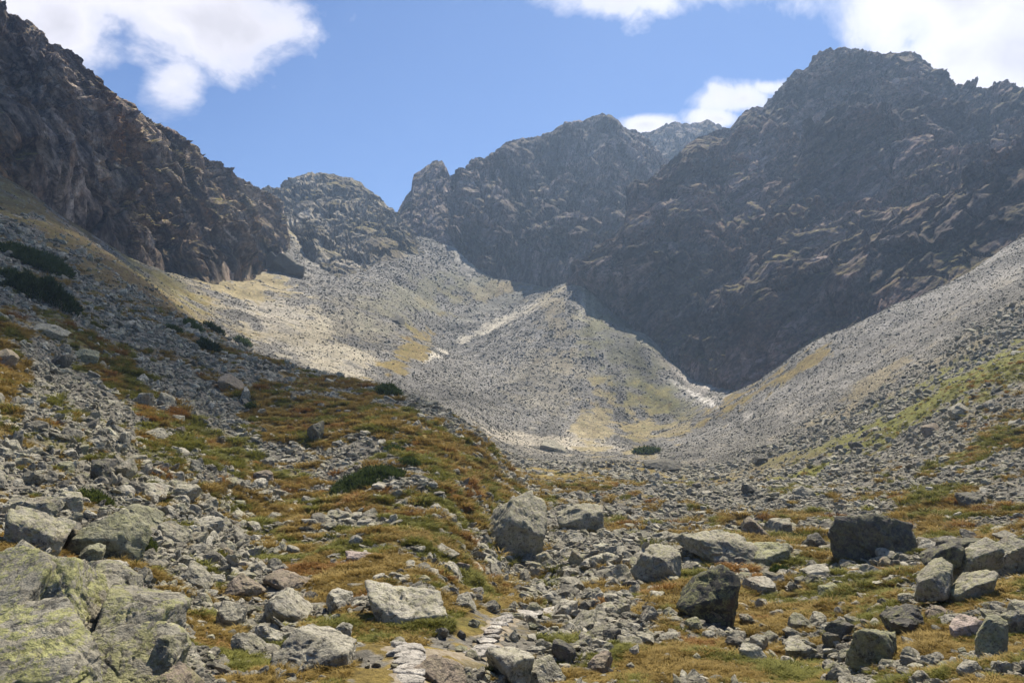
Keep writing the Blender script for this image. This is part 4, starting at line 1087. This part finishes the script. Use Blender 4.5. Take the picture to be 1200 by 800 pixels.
# picture weight of every terrain cell, so that the ground in view gets its stones
Pg = np.stack([X0, Y0, Z0], 2)
gu, gv = np.gradient(Pg, axis=0), np.gradient(Pg, axis=1)
NN = np.cross(gu, gv)
area = np.linalg.norm(NN, axis=2)
view = Pg / np.linalg.norm(Pg, axis=2)[:, :, None]
facing = np.maximum(-(NN * view).sum(2) * np.sign(NN[:, :, 2]), 0) / np.maximum((Pg ** 2).sum(2), 1) * F * F   # px^2 per cell
base_w = area / np.maximum((Pg ** 2).sum(2), 1) * F * F
NNu = NN / np.maximum(area, 1e-9)[:, :, None] * np.sign(NN[:, :, 2:3])
PXg, PYg = to_pixel(X0, Y0, Z0)
infr = ((PXg > -120) & (PXg < 1320) & (PYg < 900) & (PYg > 150)).astype(float)
# cells hidden behind a nearer rise need few stones
emax = np.maximum.accumulate(Z0 / Y0, axis=1)
vis = ((Z0 / Y0) > emax - .012).astype(float) * .97 + .03
MESH_H = {}


def pick(weight, n):
    w = weight.ravel(); w = w / w.sum()
    cell = RNG.choice(len(w), n, p=w)
    i, j = np.divmod(cell, ND)
    u, v = RNG.uniform(-.5, .5, (2, n))
    a = np.interp(i + u, np.arange(NA), A_); l = np.interp(j + v, np.arange(ND), LD)
    d = np.exp(l)
    return a * d, d, ground_z(a * d, d), i, j


def along_slope(i, j, n, jitter):
    """euler angles that lay a stone on the slope with a random turn"""
    N = NNu[i, j]
    rx = np.arctan2(-N[:, 1], N[:, 2]); ry = np.arctan2(N[:, 0], np.hypot(N[:, 1], N[:, 2]))
    return np.stack([rx + RNG.normal(0, jitter, n), ry + RNG.normal(0, jitter, n), RNG.uniform(0, 6.28, n)], 1)


grass_free = 1 - GW
clump = fbm(np.stack([X0.ravel(), Y0.ravel(), Z0.ravel()], 1) / 9 + 3, 3).reshape(NA, ND)
band_fine = np.clip(1 + 1.2 * clump, .15, 2)
flat_protos = [(rock_mesh('scree_piece', 340 + k, 3, ('block', 'wedge', 'slab')[k % 3], (1, rr.uniform(.6, .95), rr.uniform(.28, .5)), 1.2), M_SCREE) for k in range(12)]
stone_protos = [(rock_mesh('rubble_piece', 300 + k, 3, ('block', 'wedge', 'slab', 'block')[k % 4], (1, rr.uniform(.6, .95), rr.uniform(.4, .75)), 1.4), M_RUBBLE) for k in range(18)]


def stones(name, n, dmin, dmax, s_px, s_w, expo, label, cat, gpow=1.5, leak=.08, protos_=None):
    protos_ = protos_ or stone_protos
    dw = smoothstep(dmin * .85, dmin * 1.1, DD) * smoothstep(dmax * 1.15, dmax * .9, DD)
    w = (facing * .8 + base_w * .2) * infr * vis * dw * (np.clip(grass_free, 0, 1) ** gpow + leak) * band_fine * (1 - .75 * FINE_SHADE) * (1 - .9 * ONPATH)
    x, y, z, i, j = pick(w, n)
    u = RNG.random(n)
    px = s_px[0] * (1 - u * (1 - (s_px[0] / s_px[1]) ** expo)) ** (-1 / expo)      # power law, in pixels at that distance
    size = np.clip(px / F * y, s_w[0], s_w[1])
    g = GW[i, j]
    size *= np.where(g > .5, .75, 1)
    sc3 = np.stack([size * .5 * RNG.uniform(.75, 1.25, n), size * .5 * RNG.uniform(.75, 1.25, n), size * .5 * RNG.uniform(.6, 1.15, n) * (1 if dmin < 100 else .62)], 1)
    z = z + size * RNG.uniform(-.02, .18, n) * (1 if dmin < 100 else .45)
    return scatter(name, np.stack([x, y, z], 1), along_slope(i, j, n, .32), sc3, RNG.integers(0, len(protos_), n), protos_, label, cat)


stones('rubble', 42000, 4, 48, (3.2, 28), (.06, 1.2), 1.3, 'broken pale grey rubble covering the near slopes and gully', 'rubble')
stones('stone_debris', 62000, 42, 190, (2.2, 14), (.18, 2.0), 1.55, 'block debris covering the slopes and valley floor in the middle distance', 'rubble', 1.4, .15)
stones('scree', 135000, 180, 760, (1.05, 4.2), (.3, 3.0), 2.3, 'pale grey scree covering the far fans and slopes', 'scree', 1.3, .14, flat_protos)


def tuft_mesh(seed, nbl, hgt, spread, wid):
    rg = np.random.default_rng(seed)
    vs, fs = [], []
    for k in range(nbl):
        a = rg.uniform(0, 6.28); r0 = spread * math.sqrt(rg.random()) * .6
        b = np.array((math.cos(a) * r0, math.sin(a) * r0, -.02))
        dr = np.array((math.cos(a + rg.normal(0, .5)), math.sin(a + rg.normal(0, .5)), 0))
        sd = np.array((-dr[1], dr[0], 0)) * wid
        h = hgt * rg.uniform(.55, 1.1); ln = spread * rg.uniform(.4, 1.2)
        m_ = b + dr * ln * .35 + np.array((0, 0, h * .65)); tp = b + dr * ln + np.array((0, 0, h * rg.uniform(.7, 1)))
        q = len(vs)
        vs += [b - sd, b + sd, m_ + sd * .7, m_ - sd * .7, tp, tp]
        fs += [(q, q + 1, q + 2, q + 3), (q + 3, q + 2, q + 4, q + 5)]
    return make_mesh('grass_tuft', vs, fs, smooth=False)


G1 = mat_leaf('grass_ochre', (.175, .122, .030), (.35, .25, .075))
G2 = mat_leaf('grass_green', (.10, .105, .02), (.22, .21, .045))
G3 = mat_leaf('grass_rust', (.19, .095, .026), (.31, .175, .052))
tufts = []
for mt in (G1, G2, G3):
    for k in range(3): tufts.append((tuft_mesh(40 + k, 60, 1, .75, .035), mt))
gw_ = (facing * .7 + base_w * .3) * infr * vis * np.clip(1 + 1.5 * clump, .3, 2) * np.clip(GW - .15, 0, 1) ** 1.2 * (1 - ONPATH) * smoothstep(170, 90, DD) * smoothstep(4, 5.5, DD)
n = 62000
x, y, z, i, j = pick(gw_, n)
cc = gcol.reshape(NA, ND, 3)[i, j]
gmn = gm.reshape(NA, ND)[i, j]
ratio = cc[:, 1] / cc[:, 0]
kind = np.where(ratio > .8, 1, np.where(ratio < .55, 2, 0))
kind = np.where((RNG.random(n) < .4) | (np.abs(gmn) > .15), np.where(gmn > .05, 1, np.where(gmn < -.3, 2, 0)), kind)
sz = np.clip(5.6 / F * y, .09, .42) * RNG.uniform(.5, 1.7, n) * np.clip(1 + 1.6 * perlin(np.stack([x, y, y * 0], 1) / 1.3), .45, 2)
scatter('grass', np.stack([x, y, z], 1), np.stack([RNG.normal(0, .12, n), RNG.normal(0, .12, n), RNG.uniform(0, 6.28, n)], 1),
        np.stack([sz, sz, sz * RNG.uniform(.35, .75, n)], 1), kind * 3 + RNG.integers(0, 3, n), tufts,
        'ochre, green and rusty mountain grass growing between the stones', 'grass')

# ------------------------------------------------------------------ dwarf pines
M_PINE = mat_leaf('dwarf_pine_needles', (.020, .033, .011), (.085, .115, .030))
M_PINE2 = mat_leaf('alpine_shrub_leaves', (.040, .060, .012), (.095, .115, .028))
M_BARK, t_, b_ = new_mat('dwarf_pine_bark')
t_.link(t_.mix(t_.noise(t_.n.new('ShaderNodeNewGeometry').outputs['Position'], 8, 5), (.05, .035, .025), (.12, .09, .06)), b_.inputs['Base Color'])


def shrub(px, pb, w, h, tilt, label, mat=M_PINE, dmin=5., group='low dwarf pines on the slopes', cat='shrub', name='dwarf_pine'):
    d = ground_hit(px, pb, dmin)
    a, _e = ray(px, pb)
    rx = w / F * d / 2
    ry = rx * .75
    hh = h / F * d
    cx, cy = a * (d + ry * .5), d + ry * .5
    bz = float(ground_z(cx, cy)[0])
    e_ = bpy.data.objects.new(name, None); ROOT.objects.link(e_)
    e_.location = (cx, cy, bz)
    tag(e_, label, cat, group)
    rg = np.random.default_rng(int(px * 3 + pb))
    # sprigs on an uneven cushion that follows the ground
    n = int(np.clip(w * h * 3.2, 500, 5200))
    ang = rg.uniform(0, 6.28, n); rad = np.sqrt(rg.random(n))
    lob = 1 + .28 * perlin(np.stack([np.cos(ang) * 1.6 + px, np.sin(ang) * 1.6, ang * 0], 1)) * 1.6
    lx, ly = np.cos(ang) * rad * rx * lob, np.sin(ang) * rad * ry * lob
    gz = ground_z(cx + lx, cy + ly) - bz
    hum = .65 + .55 * perlin(np.stack([lx / (rx * .38) + px, ly / (rx * .38), lx * 0], 1))
    top = hh * np.sqrt(np.maximum(1 - rad ** 2, .03)) * hum * .8
    lz = gz + top * rg.uniform(.35, 1.0, n) ** .6
    s = max(1.7 / F * d, .07)
    dirv = np.stack([np.cos(ang) * .6 * rad, np.sin(ang) * .6 * rad, .8 + 0 * ang], 1) + rg.normal(0, .35, (n, 3))
    dirv /= np.linalg.norm(dirv, axis=1)[:, None]
    sv = np.cross(dirv, rg.normal(size=(n, 3))); sv /= np.linalg.norm(sv, axis=1)[:, None]
    b = np.stack([lx, ly, lz], 1)
    L_ = s * rg.uniform(1.2, 3.6, n)[:, None]; Wd = s * rg.uniform(.35, .6, n)[:, None]
    V = np.stack([b - sv * Wd, b + sv * Wd, b + dirv * L_ + sv * Wd * .35, b + dirv * L_ - sv * Wd * .35], 1).reshape(-1, 3)
    link('foliage', make_mesh('foliage', V, np.arange(4 * n).reshape(n, 4), False), mat, e_)
    # twisted stems under the cushion
    bv, bf = [], []
    for k in range(7):
        aa = k * .9 + rg.random(); seg = 5
        for q in range(seg):
            tt = q / (seg - 1)
            qx, qy = math.cos(aa) * rx * .7 * tt, math.sin(aa) * ry * .7 * tt
            qz = float(ground_z(cx + qx, cy + qy)[0]) - bz + hh * .35 * math.sin(tt * 2.2)
            r = hh * .06 * (1.1 - tt)
            for c in range(5):
                bv.append((qx + r * math.cos(c * 1.257) * -math.sin(aa), qy + r * math.cos(c * 1.257) * math.cos(aa), qz + r * math.sin(c * 1.257)))
        o0 = k * seg * 5
        for q in range(seg - 1):
            for c in range(5):
                c2 = (c + 1) % 5
                bf.append((o0 + q * 5 + c, o0 + q * 5 + c2, o0 + q * 5 + 5 + c2, o0 + q * 5 + 5 + c))
    link('stem', make_mesh('stem', bv, bf), M_BARK, e_)
    return e_


shrub(52, 354, 80, 40, 0, 'largest dwarf pine mat, dark green, high on the left slope')
shrub(42, 313, 84, 28, 20, 'long flat dwarf pine just above the largest mat on the left slope')
shrub(12, 328, 30, 14, 0, 'small dwarf pine at the left edge beside the largest mat')
shrub(243, 411, 24, 18, 0, 'dark dwarf pine clump in the middle of the left slope brow')
shrub(250, 388, 22, 9, 0, 'low dwarf pine on the brow just above the dark clump')
shrub(226, 386, 20, 10, 0, 'flat dwarf pine left of the clump on the left slope brow')
shrub(203, 389, 14, 8, 0, 'small dwarf pine bush farthest left along the brow')
shrub(284, 404, 16, 10, 0, 'small round dwarf pine at the right end of the left brow')
shrub(456, 464, 30, 15, 0, 'dwarf pine dome on the skyline of the brown hill')
shrub(430, 572, 88, 24, 6, 'long dark dwarf pine mat lying on the rubble above the ochre meadow')
shrub(479, 547, 26, 11, 0, 'short dwarf pine mat up right of the long dark mat')
shrub(463, 531, 22, 8, 0, 'narrow dwarf pine on the brown slope under the skyline dome')
shrub(757, 532, 30, 9, 0, 'lone dwarf pine on the flat valley floor below the scree fan')
shrub(296, 480, 14, 8, 0, 'tiny dwarf pine beside the pale upright stone')
shrub(112, 590, 36, 14, 0, 'bright green shrub under the dark upright rock', M_PINE2, group='green shrubs among the boulders')
shrub(166, 646, 26, 22, 0, 'leafy green shrub tucked behind the big flat-topped boulder', M_PINE2, group='green shrubs among the boulders')
shrub(914, 674, 24, 14, 0, 'small bushy green shrub beside the pale squarish rock in the meadow', M_PINE2, group='green shrubs among the boulders')
shrub(932, 632, 26, 6, 0, 'low green shrub on the orange grass strip', M_PINE2, group='green shrubs among the boulders')

# ------------------------------------------------------------------ sky, sun, haze
SUN_AZ, SUN_EL = R(23), R(60)
w = bpy.data.worlds.new('World'); sc.world = w; w.use_nodes = True
t = NT(w.node_tree); t.n.clear()
out = t.n.new('ShaderNodeOutputWorld'); bg = t.n.new('ShaderNodeBackground')
sky = t.n.new('ShaderNodeTexSky'); sky.sky_type = 'NISHITA'; sky.sun_disc = False
sky.sun_elevation = SUN_EL; sky.sun_rotation = SUN_AZ
sky.altitude = 1900; sky.air_density = 1.0; sky.dust_density = .6; sky.ozone_density = 2.5
tc = t.n.new('ShaderNodeTexCoord')
sep = t.n.new('ShaderNodeSeparateXYZ'); t.link(tc.outputs['Generated'], sep.inputs[0])
yy = t.math('MAXIMUM', sep.outputs[1], .08)
ta = t.math('DIVIDE', sep.outputs[0], yy); te = t.math('DIVIDE', sep.outputs[2], yy)
zc = t.math('ADD', t.math('MAXIMUM', sep.outputs[2], 0.0), .25)
cb = t.n.new('ShaderNodeCombineXYZ')
t.link(t.math('DIVIDE', sep.outputs[0], zc), cb.inputs[0]); t.link(t.math('DIVIDE', sep.outputs[1], zc), cb.inputs[1])
CL = [(70, 30, 130, 80, 1.4), (120, -10, 190, 75, 1.35), (200, 25, 145, 80, 1.2), (40, -60, 260, 90, 1.2), (200, 95, 55, 48, 1.05), (740, -20, 80, 50, 1.05), (825, -26, 100, 50, .9),
      (1110, -5, 150, 80, 1.4), (1190, 60, 130, 80, 1.45), (1250, 10, 200, 120, 1.3), (872, 116, 46, 24, 1.15), (845, 140, 34, 14, 1.1), (900, 104, 30, 14, 1.0), (757, 146, 32, 12, 1.1), (1010, 70, 40, 12, .5)]
mask = None
for cx, cy, rx, ry, st in CL:
    a0, e0 = ray(cx, cy)
    ux = t.math('DIVIDE', t.math('SUBTRACT', ta, a0), rx / F); uy = t.math('DIVIDE', t.math('SUBTRACT', te, e0), ry / F)
    r2 = t.math('ADD', t.math('MULTIPLY', ux, ux), t.math('MULTIPLY', uy, uy))
    k = t.math('MULTIPLY', t.math('SUBTRACT', 1.0, t.math('MULTIPLY', t.math('POWER', r2, .5), .62)), st)
    mask = k if mask is None else t.math('MAXIMUM', mask, k)
mask = t.math('MAXIMUM', mask, -.4)
nz = t.noise(tc.outputs['Generated'], 7.5, 9, .58, .35)
nz2 = t.noise(tc.outputs['Generated'], 3.0, 7, .55, .2)
dens = t.math('ADD', mask, t.math('MULTIPLY', t.math('SUBTRACT', nz, .5), 2.6))
cov = t.ramp(dens, [(.30, 0.0), (.46, .26), (.66, .78), (.95, .99)])
thick = t.ramp(t.math('ADD', t.math('MULTIPLY', dens, .35), t.math('MULTIPLY', nz2, .7)), [(.3, 1.0), (.62, .93), (.8, .72), (1.0, .85)])
ccol = t.mix(1.0, (10.4, 10.0, 10.6), thick, 'MULTIPLY')
# clouds are thicker in the body, so a touch greyer there
fin = t.mix(cov, t.mix(1.0, sky.outputs[0], (.84, 1.0, 1.24), 'MULTIPLY'), ccol)
t.link(fin, bg.inputs[0]); bg.inputs[1].default_value = .062
t.link(bg.outputs[0], out.inputs[0])

sun = bpy.data.lights.new('sun', 'SUN'); sun.energy = 5.0; sun.angle = R(.53); sun.color = (1, .91, .77)
so = bpy.data.objects.new('sun', sun); ROOT.objects.link(so)
sd = np.array((math.sin(SUN_AZ) * math.cos(SUN_EL), math.cos(SUN_AZ) * math.cos(SUN_EL), math.sin(SUN_EL)))
from mathutils import Vector
so.rotation_euler = Vector(-sd).to_track_quat('-Z', 'Y').to_euler()

HAZE = 0.00020
if HAZE:
    x0, x1, y0, y1, z0, z1 = -1500, 1500, -200, 1700, -420, 520
    hv = [(x, y, z) for x in (x0, x1) for y in (y0, y1) for z in (z0, z1)]
    hf = [(0, 1, 3, 2), (4, 6, 7, 5), (0, 4, 5, 1), (2, 3, 7, 6), (0, 2, 6, 4), (1, 5, 7, 3)]
    hm = bpy.data.materials.new('haze_air'); hm.use_nodes = True
    ht = NT(hm.node_tree); ht.n.clear()
    ho = ht.n.new('ShaderNodeOutputMaterial'); hp = ht.n.new('ShaderNodeVolumePrincipled')
    hp.inputs['Color'].default_value = (.50, .70, 1, 1); hp.inputs['Density'].default_value = HAZE
    hp.inputs['Anisotropy'].default_value = .35
    ht.link(hp.outputs[0], ho.inputs['Volume'])
    tag(link('haze', make_mesh('haze', hv, hf, False), hm), 'thin bluish mountain haze filling the valley', 'haze', kind='stuff')

# unseen clouds out of the picture, set towards the sun to shade the left slope
def cloud(name, gx, gy, gz, height, rx, ry, rz, dens, seed, label):
    k = (height - gz) / sd[2]
    v, f = ICO[5]
    n = fbm(v * 1.6 + seed, 4, .55)
    p = v * (1 + .55 * n)[:, None] * (rx, ry, rz)
    m = bpy.data.materials.new(name + '_vapour'); m.use_nodes = True
    q = NT(m.node_tree); q.n.clear()
    o_ = q.n.new('ShaderNodeOutputMaterial'); vp = q.n.new('ShaderNodeVolumePrincipled')
    vp.inputs['Color'].default_value = (1, 1, 1, 1); vp.inputs['Density'].default_value = dens; vp.inputs['Anisotropy'].default_value = .6
    q.link(vp.outputs[0], o_.inputs['Volume'])
    o = link(name, make_mesh(name, p, f), m)
    o.location = (gx + sd[0] * k, gy + sd[1] * k, height)
    tag(o, label, 'cloud', kind='stuff')


cloud('cloud', -92, 118, 20, 900, 86, 78, 30, .026, 3.3, 'larger unseen white cloud that shades the left slope')
cloud('cloud', -186, 235, 60, 930, 66, 92, 30, .045, 8.1, 'smaller unseen white cloud that shades the ground below the left crag')

# ------------------------------------------------------------------ camera and render settings
cam = bpy.data.cameras.new('camera'); cam.sensor_width = 36; cam.lens = 36 * F / 1200
cam.clip_end = 20000; cam.clip_start = .05
co = bpy.data.objects.new('camera', cam); ROOT.objects.link(co)
co.location = (0, 0, 0); co.rotation_euler = (R(90) + PITCH, 0, 0)
sc.camera = co
sc.render.engine = 'CYCLES'
sc.cycles.use_denoising = True
sc.cycles.max_bounces = 6; sc.cycles.volume_bounces = 1
sc.cycles.use_adaptive_sampling = True
vs = sc.view_settings
vs.view_transform = 'Standard'; vs.look = 'None'; vs.gamma = 1; vs.use_curve_mapping = False
vs.exposure = 0.85
